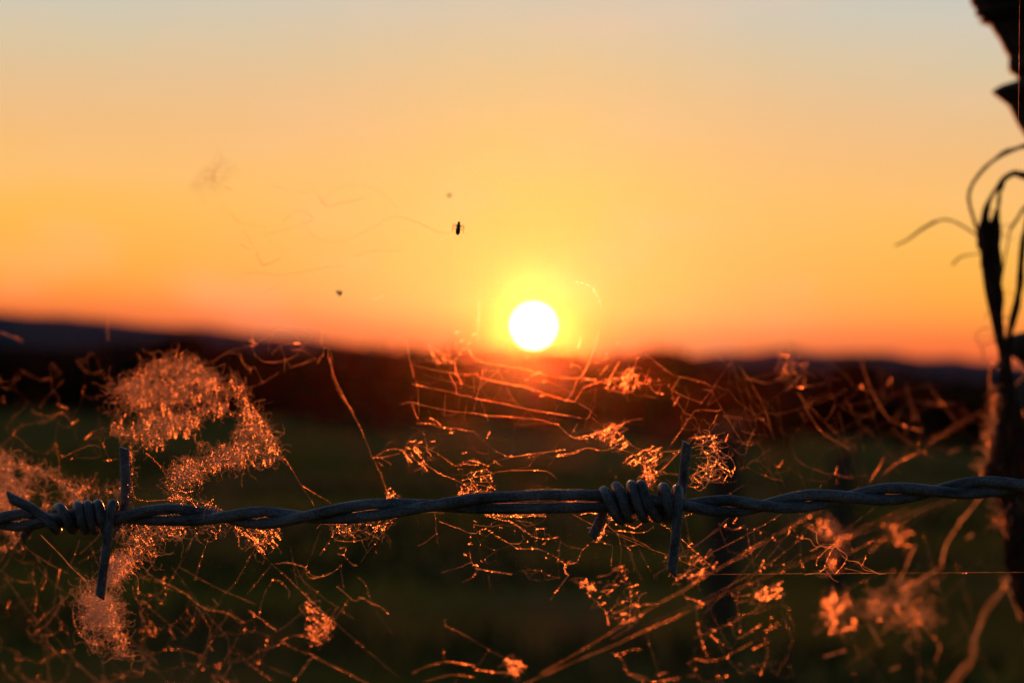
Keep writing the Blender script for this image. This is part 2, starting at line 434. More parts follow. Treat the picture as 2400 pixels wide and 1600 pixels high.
TW, FW, NW, BW = 0.28, 0.29, 0.58, 0.58     # filament, fluff, net and droplet thickness
class Web:
    def __init__(s, depth=None):
        s.v = []; s.f = []; s.mi = []; s.depth = depth or web_depth; s.dj = 0.006
    def strip(s, pts, rad, mi):
        """thin V-section filament"""
        n = len(pts)
        if n < 2: return
        base = len(s.v)
        for i in range(n):
            a = pts[max(0, i - 1)]; b = pts[min(n - 1, i + 1)]
            t = (b - a); 
            if t.length < 1e-9: t = V((1, 0, 0))
            t.normalize()
            side = t.cross(fw)
            if side.length < 1e-3: side = rt.copy()
            side.normalize()
            r = rad[i] if isinstance(rad, list) else rad
            s.v += [pts[i] - side * r + fw * r * 0.8, pts[i] - fw * r * 0.4, pts[i] + side * r + fw * r * 0.8]
        for i in range(n - 1):
            k0 = base + 3 * i
            s.f += [(k0, k0 + 1, k0 + 4, k0 + 3), (k0 + 1, k0 + 2, k0 + 5, k0 + 4)]
            s.mi += [mi, mi]
    def bead(s, p, r, mi=1, el=1.0, ax=None):
        ax = ax or rt
        ay = ax.cross(fw).normalized()
        base = len(s.v); r *= BW * (0.6 if rnd.random() < .5 else 1)
        for j in range(6):
            a = j * pi / 3
            s.v.append(p + ax * cos(a) * r * el + ay * sin(a) * r + fw * r * 0.3)
        s.v.append(p - fw * r * 0.7)
        for j in range(6):
            s.f.append((base + j, base + (j + 1) % 6, base + 6)); s.mi.append(mi)
    def T(s, pts, w=1.6, b=0.3, bs=1.0, mi=0, wob=1.6, step=7, z=0.0):
        """a filament through photo-space points; w width in px, b how thickly beaded"""
        q = catmull(pts, max(2, int(sum(math.hypot(c[0] - a[0], c[1] - a[1]) for a, c in zip(pts, pts[1:])) / step / max(1, len(pts) - 1)) + 1))
        sx = rnd.random() * 99
        off = rnd.uniform(-s.dj, s.dj) + z
        out_, rr = [], []
        L = 0; px0 = None
        for i, (x, y) in enumerate(q):
            if px0: L += math.hypot(x - px0[0], y - px0[1])
            px0 = (x, y)
            xx = x + wob * noise.noise(V((L * 0.03, sx, 0)))
            yy = y + wob * noise.noise(V((L * 0.03, sx, 7)))
            d = s.depth(x, y) + off
            out_.append(P(xx, yy, d)); rr.append(0.5 * w * (TW if mi < 2 else .6) * (0.7 + 0.9 * noise.noise(V((L * 0.05, sx, 3)))) * d / F)
        s.strip(out_, rr, mi)
        if b > 0:
            for i in range(len(out_) - 1):
                seg = (out_[i + 1] - out_[i])
                lpx = seg.length / s.depth(*q[i]) * F
                cl = noise.noise(V((i * step * 0.018, sx, 11))) * 1.6 + 0.55
                nb = b * cl * lpx / 5.5
                for _ in range(int(nb) + (rnd.random() < nb % 1 if nb > 0 else 0)):
                    p = out_[i] + seg * rnd.random() + (rt * rnd.gauss(0, 0.8) + up * rnd.gauss(0, 0.8)) * S / F
                    d = s.depth(*q[i])
                    s.bead(p, rnd.uniform(1.0, 2.3) * bs * d / F, 1, rnd.uniform(0.8, 1.6), seg.normalized())
    def curl(s, x, y, length, w, mi, curv=0.5, depth_j=0.01, ang0=None, holes=(), poly=None):
        a = rnd.uniform(0, 2 * pi) if ang0 is None else ang0 + rnd.gauss(0, 0.5)
        ca = rnd.gauss(0, curv)
        pts, rr = [], []
        z = rnd.gauss(0, depth_j); st = 4.0
        for i in range(max(2, int(length / st))):
            d = s.depth(x, y) + z
            pts.append(P(x, y, d)); rr.append(0.5 * w * FW * d / F)
            ca += rnd.gauss(0, curv * 0.5); ca *= 0.8
            a += ca; x += cos(a) * st; y += sin(a) * st
            if len(pts) > 1 and ((rnd.random() < .45 and any(inside(x, y, h_) for h_ in holes)) or (poly and rnd.random() < .07 and not inside(x, y, poly))): break
            z += rnd.gauss(0, depth_j * 0.15)
        s.strip(pts, rr, mi)
    def fuzz(s, poly, n, length=40, w=1.3, mi=2, beads=0.1, curv=0.5, holes=(), dens=None, bs=1.0, bang=None, dj=0.012):
        xs = [p[0] for p in poly]; ys = [p[1] for p in poly]
        k_ = 0; tries = 0
        while k_ < n and tries < n * 30:
            tries += 1
            x = rnd.uniform(min(xs), max(xs)); y = rnd.uniform(min(ys), max(ys))
            if not inside(x, y, poly) or any(inside(x, y, h) for h in holes): continue
            if dens is not None:
                q_ = 0.30 + 2.6 * noise.noise(V((x / dens, y / dens, 5.5)))
                if rnd.random() > q_: continue
            k_ += 1
            s.curl(x, y, rnd.uniform(0.4, 1.3) * length, w * rnd.uniform(0.6, 1.4), mi, curv, dj, None, holes, poly if len(holes) else None)
            if rnd.random() < beads:
                m_ = rnd.randint(1, 4); a = (bang if bang is not None else rnd.uniform(0, 2 * pi)) + rnd.gauss(0, 0.15)
                z = rnd.gauss(0, dj)
                for j in range(m_):
                    d = s.depth(x, y) + z
                    s.bead(P(x + cos(a) * j * 5, y + sin(a) * j * 5, d), rnd.uniform(0.9, 2.0) * bs * d / F)
    def band(s, line, width, n, length=30, w=1.3, mi=2, beads=0.1, curv=0.5, bs=1.0, dj=0.012):
        q = catmull(line, 14)
        for _ in range(n):
            i = rnd.randrange(len(q)); x, y = q[i]
            x += rnd.gauss(0, width * 0.5); y += rnd.gauss(0, width * 0.5)
            s.curl(x, y, rnd.uniform(0.4, 1.3) * length, w * rnd.uniform(0.6, 1.4), mi, curv, dj)
            if rnd.random() < beads:
                d = s.depth(x, y) + rnd.gauss(0, dj)
                s.bead(P(x, y, d), rnd.uniform(0.9, 2.0) * bs * d / F)
    def net(s, poly, cell, w=1.2, b=0.05, prob=0.8, bs=1.0, maxn=3):
        xs = [p[0] for p in poly]; ys = [p[1] for p in poly]
        nodes = []
        y = min(ys)
        while y < max(ys):
            x = min(xs)
            while x < max(xs):
                px, py = x + rnd.uniform(-.5, .5) * cell, y + rnd.uniform(-.5, .5) * cell
                if inside(px, py, poly): nodes.append((px, py))
                x += cell
            y += cell
        done = set()
        for i, a in enumerate(nodes):
            near_ = sorted(range(len(nodes)), key=lambda j: (nodes[j][0] - a[0]) ** 2 + (nodes[j][1] - a[1]) ** 2)[1:1 + maxn]
            for j in near_:
                if (j, i) in done or (i, j) in done or rnd.random() > prob: continue
                done.add((i, j)); c = nodes[j]
                mx, my = (a[0] + c[0]) / 2 + rnd.gauss(0, cell * .06), (a[1] + c[1]) / 2 + abs(rnd.gauss(0, cell * .10))
                s.T([a, (mx, my), c], w * NW * rnd.uniform(.4, 1.5), b, bs, wob=5)
            if rnd.random() < b * 2.5:
                m_ = rnd.randint(1, 4); an = 1.2 + rnd.gauss(0, .3)
                for j in range(m_):
                    d = s.depth(*a)
                    s.bead(P(a[0] + cos(an) * j * 5, a[1] - sin(an) * j * 5, d), rnd.uniform(1.0, 2.0) * bs * d / F)
    def build(s, label, name='cobweb', group=None, cat='cobweb'):
        o = link(name, s.v, s.f, [M_silk, M_bead, M_fluff])
        o.data.polygons.foreach_set('material_index', s.mi)
        # put the object's origin in its own web
        c = sum(s.v[::max(1, len(s.v) // 200)], V((0, 0, 0))) / len(s.v[::max(1, len(s.v) // 200)])
        o.data.transform(Matrix.Translation(-c)); o.location = c
        return tag(o, label, cat, group)

def inside(x, y, poly):
    c = False; j = len(poly) - 1
    for i in range(len(poly)):
        xi, yi = poly[i]; xj, yj = poly[j]
        if (yi > y) != (yj > y) and x < (xj - xi) * (y - yi) / (yj - yi) + xi: c = not c
        j = i
    return c

# tracing frames: enlarged crops of the photograph back to its own pixels
def frame(x0, y0, k_):
    def g(s_):
        a = [float(t) for t in s_.replace(',', ' ').split()]
        return [(x0 + k_ * a[i], y0 + k_ * a[i + 1]) for i in range(0, len(a), 2)]
    return g
A = frame(1200, 740, .3189); B = frame(700, 700, .3443); C_ = frame(0, 700, .3444); D_ = frame(0, 1100, .3401)
E_ = frame(700, 1100, .3401); G_ = frame(1300, 1080, .3316); H_ = frame(1700, 780, .5228); J_ = frame(350, 300, .4464)

# ---- the web strung under the sun
wb = Web()
for s_, w_, b_ in [
    ('735,290 750,380 765,440 785,530', 3.2, .9), ('785,530 810,600 820,800', 1.3, 0),
    ('1160,350 1190,400 1260,430 1380,455 1540,480 1660,515 1830,540 1900,540 2030,550', 3.4, .75),
    ('860,415 930,425 1010,440', 2.0, .3),
    ('780,450 900,480 1020,500 1130,520 1210,505', 2.0, .25), ('1210,505 1240,540 1380,570 1540,600 1620,625 1720,660 1870,700', 3.2, .7), ('1870,700 1950,740 2033,800', 1.5, .2),
    ('770,580 860,600 1010,630 1160,665', 2.6, .3), ('1160,665 1240,685 1400,715 1560,750 1700,775 1850,795', 3.3, .75), ('1850,795 1930,815', 1.6, .4),
    ('690,720 770,705 900,740 1040,762 1200,778', 2.2, .25), ('1200,778 1280,795 1400,800 1560,812 1680,835 1770,858', 3.2, .75), ('1770,858 1850,930 1910,945', 1.8, .5),
    ('800,845 900,850 970,875 1080,880', 2.2, .5), ('1080,880 1130,895 1190,905', 3.0, .9), ('1190,905 1340,1035', 1.9, .2), ('1340,1035 1440,1075 1560,1060', 3.0, .8), ('1560,1060 1680,1045 1820,1025', 3.0, .9),
    ('1280,1140 1360,1100 1440,1075', 1.6, .2),
    ('860,1010 930,1045 1000,1090 1075,1135 1130,1120 1190,1100 1290,1140', 3.0, .9), ('1080,1130 1200,1090 1250,1115', 1.5, .5),
    ('1120,1120 1170,1130 1220,1130', 2.2, 1.2), ('1330,1100 1380,1140', 2, .8),
    ('780,1090 850,1130 900,1150 960,1190 1040,1220 1110,1255 1110,1330', 3.0, .9),
    ('1310,1190 1440,1165', 1.7, .2), ('1440,1165 1560,1165 1690,1172', 3.4, 1.1), ('1690,1172 1730,1200 1760,1230', 2.2, .4), ('1690,1210 1680,1240', 2.2, .4),
    ('1560,1150 1600,1100 1640,1060', 1.4, .1), ('1440,1165 1560,1140 1600,1090', 1.2, .1), ('1690,1150 1740,1080', 1.2, .1),
    ('1750,1070 1850,1050 1960,1015 2033,1030', 2.8, .9),
    ('890,310 900,350 915,400 950,460 990,500 1020,500', 1.8, 1.0), ('1020,490 1045,560 1070,600 1080,650', 2.2, 1.2),
    ('1010,320 1025,380 1020,430 1060,430', 1.6, .8), ('1060,420 1075,500 1110,560', 2.2, 1.3),
    ('1070,290 1080,350 1110,385', 2, 1.2), ('930,350 980,380 1020,430 1085,400', 1.6, .7), ('1130,340 1165,350 1210,440', 1.6, .8),
    ('1255,480 1230,600 1190,760', 2.4, .05), ('1000,650 990,800', 1.6, .05), ('1240,690 1290,830', 1.6, .05), ('1150,670 1130,800', 1.2, 0),
    ('1190,540 1200,640', 1.2, 0), ('880,760 930,860', 1.2, .1),
    ('500,1090 600,1030 680,1025 740,1060 800,1090', 2.4, .5), ('500,1090 560,1080 620,1070 690,1050', 2.2, .6), ('540,1090 590,1000 640,970', 1.8, 0),
    ('560,1080 600,1110 630,1130', 1.8, .8), ('540,1110 580,1140', 1.8, .8), ('720,1010 780,930 830,900', 1.4, .1), ('840,900 860,930', 2.4, 1.6), ('860,940 870,990 880,1050', 1.4, .6),
    ('770,705 790,770 815,820', 2.0, 1.2), ('890,810 940,830 975,870', 1.8, 1.0),
    ('1110,1250 1190,1190 1270,1160 1310,1200 1320,1290', 1.8, .5), ('1200,1150 1195,1100 1180,1080', 1.5, .5),
    ('1200,1205 1310,1200', 1.6, 1.0), ('1255,1170 1245,1260', 1.4, .3), ('1320,1290 1350,1310', .9, 0), ('1080,1160 1120,1165 1110,1250', 1.5, .5)]:
    wb.T(B(s_), w_, b_)
for y_ in (1180, 1215, 1245, 1275, 1300, 1320):
    wb.T(B('%d,%d %d,%d %d,%d' % (1120 + rnd.randint(-30, 60), y_ + 20, 1220, y_ + rnd.randint(-12, 12), 1315, y_ + rnd.randint(-8, 8))), 1.4, .5)
wb.fuzz(B('680 1010 760 1000 900 990 900 1130 820 1160 740 1100'), 26, 30, 1.5, 0, 1.6, .3, bang=.9)
wb.fuzz(B('1040 1320 1120 1250 1260 1170 1310 1190 1320 1310 1150 1335'), 26, 30, 1.3, 0, .9, .5)
wb.fuzz(B('880 310 1110 290 1200 400 1100 440 950 450'), 10, 20, 1.4, 0, 2.2, .4, bang=1.2)
for x_, y_ in [(1075, 228), (1200, 240), (1110, 285), (1160, 300), (1415, 490), (1555, 400), (1680, 560), (1555, 550), (1600, 520), (1640, 500), (1660, 660), (1040, 910), (1135, 1045), (915, 970), (830, 975), (805, 1040), (780, 970)]:
    wb.T(B('%d,%d %d,%d' % (x_ - 14, y_ + 4, x_ + 14, y_ - 4)), 2, 2.4, 1.2)
wb.T(B('1230,20 1222,160 1216,290'), 2.6, .2)
wb.net(B('760 420 1150 330 2030 560 2030 1060 1400 1200 900 1200 700 1080'), 48, 1.1, .03, .8)
wb.build('glowing cobweb of parallel silk threads directly under the sun, above the wire')

# ---- lone beaded thread from the small fly down to the wire
wb = Web()
wb.T(B('150,215 160,310 185,345'), 1.6, .4); wb.T(B('215,400 245,540 320,690 370,780'), 3.2, .7); wb.T(B('370,780 430,900 500,1080'), 3.0, .9)
wb.T(B('500,1080 540,1150 600,1300 625,1350'), 2.4, .7); wb.T(B('185,345 150,400 130,440'), 5, .4); wb.T(B('185,345 205,400 215,440'), 6, .6)
wb.T(B('220,500 255,600 320,700 380,770'), 1.5, .6); wb.fuzz(B('600 1300 690 1340 690 1380 600 1370'), 26, 22, 1.2, 0, .5)
wb.T(B('200,330 215,370 230,420'), 3, .3)
wb.build('single beaded thread slanting from the dark fly down to the wire')

# ---- woolly web upper left
wb = Web()
poly = C_('760 590 850 560 880 530 960 450 1110 400 1220 350 1330 410 1450 520 1600 510 1660 580 1680 680 1800 830 1920 1060 1860 1110 1740 1130 1500 1130 1400 1170 1380 1240 1250 1260 1120 1180 1160 1100 1350 1070 1400 1000 1250 1020 1210 930 1100 1000 1020 1000 760 920 750 800')
holes = [C_('1330 870 1430 780 1590 800 1615 900 1580 985 1440 1000 1350 940'), C_('1070 1090 1160 950 1240 900 1330 950 1350 1060 1180 1090'), C_('820 850 850 800 900 790 890 870 850 890'), C_('1160 740 1220 710 1260 770 1190 790'),
         C_('1560 700 1620 690 1600 770 1560 770'), C_('1470 560 1560 540 1550 590'), C_('930 540 960 510 960 550')]
wb.fuzz(poly, 1200, 54, 1.5, 2, .3, .5, holes, dens=40, bang=pi / 2)
wb.fuzz(poly, 700, 60, 1.2, 0, .3, .5, holes, bang=pi / 2)
for s_, wd, n_ in [('1180,1200 1300,1150 1400,1130 1500,1080 1620,1060 1750,1010', 17, 330), ('1190,1190 1260,1210 1340,1180', 12, 130), ('770,905 900,920 1050,930 1130,870 1200,825 1300,810 1400,760 1500,730', 10, 280),
                   ('860,600 960,570 1080,500 1200,470 1320,480', 17, 260), ('1060,620 1200,560 1300,540 1420,600', 14, 200), ('1620,930 1700,880 1760,930 1840,1010', 16, 160), ('860,700 1000,680 1150,620 1400,690', 16, 180)]:
    wb.band(C_(s_), wd, int(n_ * 1.25), 34, 1.5, 2, .25, .6)
for s_, w_, b_ in [('1920,1070 1980,1150 2050,1270 2140,1410', 2.6, .8), ('2060,1270 2160,1330 2250,1390', 2.6, .7), ('1680,690 1750,770 1850,920 1920,1060', 2.4, .7),
                   ('880,1000 910,1100 900,1250 920,1360', 2.2, .5), ('900,1000 880,1120 900,1300 950,1370 1080,1370 1280,1360 1420,1400 1520,1440', 2.2, .4), ('1000,1050 1100,1150 1150,1250 1200,1330 1300,1370', 2.2, .5),
                   ('700,980 720,1040 745,1100', 2.2, 1.0), ('690,1010 600,1000 420,1080', 1.4, .1), ('700,1100 800,1090', 1.5, .1)]:
    wb.T(C_(s_), w_, b_)
wb.fuzz(C_('1120 1180 1350 1250 1260 1300 1300 1360 1450 1390 1520 1440 1350 1400 1150 1370 1130 1300'), 150, 34, 1.4, 2, .3, .5)
wb.fuzz(C_('870 990 920 1000 930 1120 900 1200 890 1400 870 1400'), 50, 30, 1.3, 2, .3, .4, bang=pi / 2)
for x_, y_ in [(1215, 330), (1320, 420), (1140, 450), (955, 420), (1010, 440), (1470, 570), (1700, 490), (1670, 560)]:
    wb.T(C_('%d,%d %d,%d' % (x_, y_ - 28, x_ + 4, y_ + 22)), 2, 1.6)
wb.build('thick woolly orange cobweb with an oval hole, above the wire at the left')

# ---- curled loops left of the fly
wb = Web()
for s_, w_, b_ in [('1720,330 1760,290 1820,260 1900,200 2000,190 2090,220 2120,260 2060,330 1990,400 1900,430 1800,430 1740,380 1720,330', 2.2, .12),
                   ('1830,360 1835,290 1870,235 1930,220 2010,250 2040,300', 1.8, .1), ('1900,300 1940,400 1980,470', 2, .3), ('2140,410 2060,440 1990,460', 2.6, .2), ('1980,350 2060,350 2150,410', 2, .2),
                   ('1850,380 1900,330 2000,300 2090,330', 1.6, .1), ('1600,600 1700,600 1790,570 1900,500', 1.8, .1), ('1730,460 1760,520 1790,570', 2, .2), ('1720,240 1720,320', 2.4, 1.4), ('1640,380 1650,430 1690,480 1730,460', 1.6, .5),
                   ('1940,400 1935,500', 2.2, 1.0), ('1500,390 1600,340 1720,320', 1.3, .05), ('1680,280 1760,310', 1.3, .6), ('1450,430 1550,370 1640,380', 1.2, .1), ('2190,220 2190,330', 1.8, .6)]:
    wb.T(C_(s_), w_, b_)
wb.build('ring of loose curled silk at the hill line, between woolly web and fly')

# ---- faint net far left and its stub
wb = Web(lambda x, y: web_depth(x, y) + 0.05)
wb.net(C_('-200 380 700 340 760 500 740 900 700 1100 -200 1050'), 36, 1.5, .03, .95)
for s_, w_, b_ in [('735,110 733,200 735,290', 2.6, 1.0), ('220,770 330,800 430,780 500,870 520,950', 2.2, .1), ('400,720 440,740 460,740', 2, .8), ('380,980 400,1080 400,1190', 1.6, .5), ('20,660 30,710', 3, 1.6), ('270,740 330,660 430,560', 1.6, .1),
                   ('100,250 150,290', 3, .1), ('0,230 60,250 160,300', 4, .0), ('370,1000 390,860 430,780', 1.6, .1)]:
    wb.T(C_(s_), w_, b_)
wb.build('faint dark net of broken silk at the far left, above the wire')

# ---- fluffy web behind the left barb
wb = Web(lambda x, y: S + 0.10 + 0.04 * abs(y - 1178) / 200)
wb.fuzz(C_('-60 1050 60 1080 180 1130 330 1180 420 1210 480 1290 600 1280 600 1340 480 1400 300 1440 -60 1440'), 800, 46, 1.7, 2, .14, .6, [C_('90 1160 170 1160 150 1230 100 1230'), C_('200 1330 300 1340 280 1400 200 1400')], dens=30)
wb.band(C_('-60,1180 60,1240 40,1330 -60,1400'), 16, 140, 40, 1.7)
wb.band(C_('60,1110 180,1150 330,1190 420,1250 520,1320 600,1280'), 9, 150, 40, 1.6, 2, .2)
wb.band(C_('600,1300 720,1310 800,1300'), 7, 40, 40, 1.4)
wb.T(C_('600,1370 600,1300 640,1220 660,1180'), 2, .2)
wb.T(C_('0,1440 40,1500 100,1560 160,1590'), 4, .2); wb.band(D_('-40,420 60,430 110,490 60,540 -30,530'), 8, 70, 36, 1.6, 2, .2)
wb.build('soft fluffy cobweb behind the left barb, at the edge of the picture')

# ---- clump hanging from the left barb's lower point
wb = Web(lambda x, y: S + 0.035 + 0.05 * abs(y - 1250) / 300)
poly = D_('600 790 660 800 760 740 800 860 850 1000 880 1100 910 1160 860 1200 930 1280 850 1290 740 1240 600 1190 530 1080 500 950 560 850')
wb.fuzz(poly, 420, 60, 1.5, 2, .12, .6, dens=30)
wb.fuzz(D_('590 920 640 860 740 880 790 960 800 1060 720 1100 640 1060'), 380, 50, 1.5, 2, .06, .8)
wb.fuzz(D_('780 1140 880 1120 920 1260 860 1290'), 60, 28, 1.5, 2, .2, .5, [D_('840 1180 860 1170 870 1220 850 1220')])
wb.fuzz(D_('840 400 980 420 920 600 860 680 780 800 720 780 760 600 800 500'), 800, 34, 1.5, 2, .15, .6, dens=30)
wb.fuzz(D_('900 380 1300 390 1100 520 1060 600 900 700 850 760 860 640'), 120, 60, 1.3, 2, .5, .35, bang=1.0)
wb.T(D_('280,450 400,570 500,680 600,770'), 3.6, .15)
wb.T(D_('500,950 520,1080 620,1190 760,1220'), 2.2, .7); wb.T(D_('800,1230 860,1280 930,1280'), 2.4, .3)
wb.T(D_('860,680 920,710 950,760 950,860'), 2.2, .3); wb.T(D_('1010,700 1060,640 1060,590'), 1.8, .3); wb.T(D_('930,560 1100,590 1140,530'), 1.5, .1)
wb.build('dense woolly clump of silk hanging on the left barb\'s lower point')

# ---- loose net lower left
wb = Web(lambda x, y: web_depth(x, y) + 0.02)
wb.net(D_('-150 480 180 480 560 900 520 1480 -150 1480'), 36, 1.5, .04, .95)
wb.net(D_('900 640 1300 820 1700 960 2000 1150 1750 1480 560 1480 820 1260 920 1180'), 34, 1.5, .05, .95)
for s_, w_, b_ in [('410,860 430,900 380,990 320,1070 240,1120', 3, .1), ('250,600 320,720 290,830', 2, .2), ('260,870 240,980', 2, .8), ('20,1330 40,1400 100,1450', 3, .4), ('1000,700 1100,770 1180,800 1300,870 1400,950 1560,990 1700,1060', 2.2, .3),
                   ('1430,480 1380,640 1340,760', 1.5, .1), ('1740,570 1620,780 1540,860 1500,940 1400,950', 1.3, .1), ('1470,890 1500,930', 2.6, 1.5), ('1350,940 1400,1010 1440,1080', 2.2, .6), ('980,890 1040,950', 2.4, .6),
                   ('960,960 1000,1060 1040,1140 1090,1120', 2.4, .7), ('1020,1030 1070,1080 1070,1120', 2, .9), ('1160,1090 1210,1170', 2.4, .8), ('960,840 970,850', 3, 3), ('820,920 880,990', 2, 1.3), ('1460,1410 1500,1470', 3, .4),
                   ('1440,1210 1470,1240', 2.4, 1.2), ('1040,580 1055,600', 3, 2), ('1210,430 1250,490', 2.4, .5), ('1470,1330 1490,1360', 3, 1.4), ('1640,1150 1500,1400 1450,1480', 1.2, .05), ('1870,660 1700,860', 1.2, .05),
                   ('960,1110 1000,1100 1060,1110', 2, .4), ('1700,1330 1900,1460', 1.6, .2), ('2160,1280 2030,1450', 1.4, .1), ('1930,1180 2050,1140 2150,1160', 2, .4), ('1930,1180 2070,1250 2160,1280 2350,1380', 1.5, .15)]:
    wb.T(D_(s_), w_, b_)
for _ in range(40):
    x0, y0 = rnd.uniform(0, 760), rnd.uniform(1250, 1590); a = rnd.choice([-1.1, -.9, .75, .8, 1.4, .6]) + rnd.gauss(0, .12); L_ = rnd.uniform(70, 220)
    wb.T([(x0, y0), (x0 + cos(a) * L_ * .5, y0 + sin(a) * L_ * .5 + rnd.uniform(2, 8)), (x0 + cos(a) * L_, y0 + sin(a) * L_)], rnd.uniform(.9, 1.6), .03, wob=1)
wb.build('thin net of broken silk below the wire at the lower left corner')

# ---- tuft under the wire and beaded diagonal
wb = Web()
wb.fuzz(D_('1550 375 1950 400 1880 510 1790 570 1690 480'), 80, 40, 1.3, 0, .8, .4, bang=.8)
wb.fuzz(D_('1000 385 1550 385 1500 450 1380 440 1200 460 1000 430'), 70, 50, 1.3, 2, .3, .3)
wb.fuzz(C_('1600 1000 1400 1420 1520 1440 1540 1450 1380 1430'), 8, 20, 1, 0, .5)
for s_, w_, b_ in [('1790,570 1860,640 1930,700', 1.6, .1), ('1930,700 2000,760 2100,860 2200,960 2250,1000', 3.4, 1.0), ('1720,970 1800,1030 1910,1110', 2.6, 1.2), ('1940,780 1990,830 1990,890', 2, .8), ('1860,800 1880,760 1940,770', 1.8, .2),
                   ('1900,650 1990,640 2090,670 2130,740 2200,740 2280,710', 2.2, .2), ('1630,380 1650,520 1670,540', 1.8, .9), ('1740,500 1790,570', 3, 1.0), ('1880,420 1800,440 1700,430', 1.8, .4), ('1840,820 1800,930 1790,1000', 1.8, .1)]:
    wb.T(D_(s_), w_, b_)
wb.fuzz(D_('2100 890 2200 960 2290 1030 2250 1180 2130 1190 2110 1000'), 60, 34, 1.4, 0, 1.0, .4, bang=.7)
for i in range(9):
    y_ = 930 + i * 28
    wb.T(D_('%d,%d %d,%d' % (2110 + rnd.randint(-10, 40), y_, 2160 + rnd.randint(0, 60), y_ + rnd.randint(20, 45))), 2.0, .9)
wb.build('beaded silk thread slanting down from a small tuft under the wire, lower left of centre')

# ---- sagging web under the wire, centre
wb = Web()
for s_, w_, b_ in [('970,355 1060,390 1110,405 1170,435 1220,440', 3, .6), ('1220,440 1290,410 1360,455 1450,505 1510,515', 2.4, .4), ('1510,515 1550,480 1540,450', 1.8, .2), ('1600,450 1500,380 1400,345 1300,315', 1.6, .5),
                   ('1270,305 1380,345 1470,360 1560,430 1640,470 1720,480 1790,465', 2.6, .6), ('1510,345 1560,380 1600,385 1680,360 1700,325', 1.1, .1), ('1560,340 1600,385 1640,340', .8, 0),
                   ('1450,505 1520,545 1640,545 1740,580 1830,650 1840,700 1860,730 1800,800 1730,900', 1.8, .25), ('1830,652 1870,645 1910,640', 3, 1.4), ('1830,670 1840,710 1860,730', 3, .5),
                   ('1140,660 1190,640 1220,680', 2.4, .6), ('1220,680 1300,695 1400,710 1470,720', 3.2, .8), ('980,710 1140,660', 1.3, .05), ('1180,570 1190,640', 1.6, .3), ('1190,745 1240,690', 1.8, .4), ('1130,775 1190,745', 1.6, .2), ('1200,655 1240,662', 2.6, 1.6),
                   ('1190,440 1180,510', 1.2, .2), ('1170,510 1200,514', 2, 1.8), ('1140,580 1160,588', 2, 1.8), ('1200,352 1230,360', 2.4, 2.2), ('1380,400 1400,402', 2, 2), ('1630,408 1710,400', 3, 1.2), ('1680,512 1700,512', 2.4, 2.2), ('1600,455 1650,468', 2.6, 1.6),
                   ('1700,600 1712,615', 2.6, 1.8), ('1310,720 1320,820', 1.3, 0), ('1640,500 1620,380 1500,350', 1.4, .2), ('1690,400 1700,480', 1.3, .1), ('1290,410 1330,370 1380,350', 1.4, .1),
                   ('940,290 950,440 960,510', 1.6, .1), ('950,440 890,490 820,525', 1.8, .4), ('790,305 900,296 1000,300', 1.8, .9)]:
    wb.T(E_(s_), w_, b_)
for y_ in (305, 312, 318, 325):
    wb.T(E_('1280,%d 1400,%d 1500,%d 1600,%d 1700,%d' % (y_ - 5, y_ + 3, y_ + rnd.randint(-3, 8), y_ + rnd.randint(-3, 4), y_ - 2)), 1.6, .8)
wb.T(E_('1330,232 1430,238 1540,236 1630,230'), 1.4, 1.2, z=0.001); wb.T(E_('1770,228 1850,224 1915,217'), 1.4, 1.2, z=0.001); wb.T(E_('1410,244 1480,246 1560,244'), 1.0, .8, z=0.001)
wb.net(E_('1150 320 1950 320 1980 620 1800 900 1500 700 1150 640'), 38, 1.2, .05, .8)
wb.build('cobweb sagging in loops under the wire just left of the centre barb')

# ---- hanging scraps lower centre-left
wb = Web()
wb.fuzz(E_('180 370 700 312 620 400 560 480 430 480 260 495'), 80, 36, 1.2, 0, .35, .4)
for s_, w_, b_ in [('200,375 230,420 250,480 290,490 360,495 460,475 520,420 600,370 690,320', 2.2, .25), ('460,430 510,450 560,480', 2.8, .8), ('280,540 330,540 310,590 345,630 370,655 400,660', 2.2, .3), ('265,580 300,585 320,600', 1.8, .2),
                   ('430,640 480,560 540,500', 1.2, .05), ('270,395 350,430 400,420 440,360', 1.6, .3), ('540,400 560,350 620,340', 1.6, .4), ('170,375 330,378', 1.6, .4),
                   ('265,805 320,850 360,890', 3, 1.0), ('360,890 400,902 440,885 500,920 560,945 625,995', 2.6, .8), ('410,880 460,890', 2.6, 1.0), ('410,740 460,790 490,880 510,910', 1.5, .2), ('290,680 310,830', 1.2, .05),
                   ('300,650 230,710 150,740 80,720 40,670 0,660', 2, .15), ('530,560 540,575', 2.4, 1)]:
    wb.T(E_(s_), w_, b_)
wb.build('ragged scraps of silk dangling below the wire between the left end and the sun')

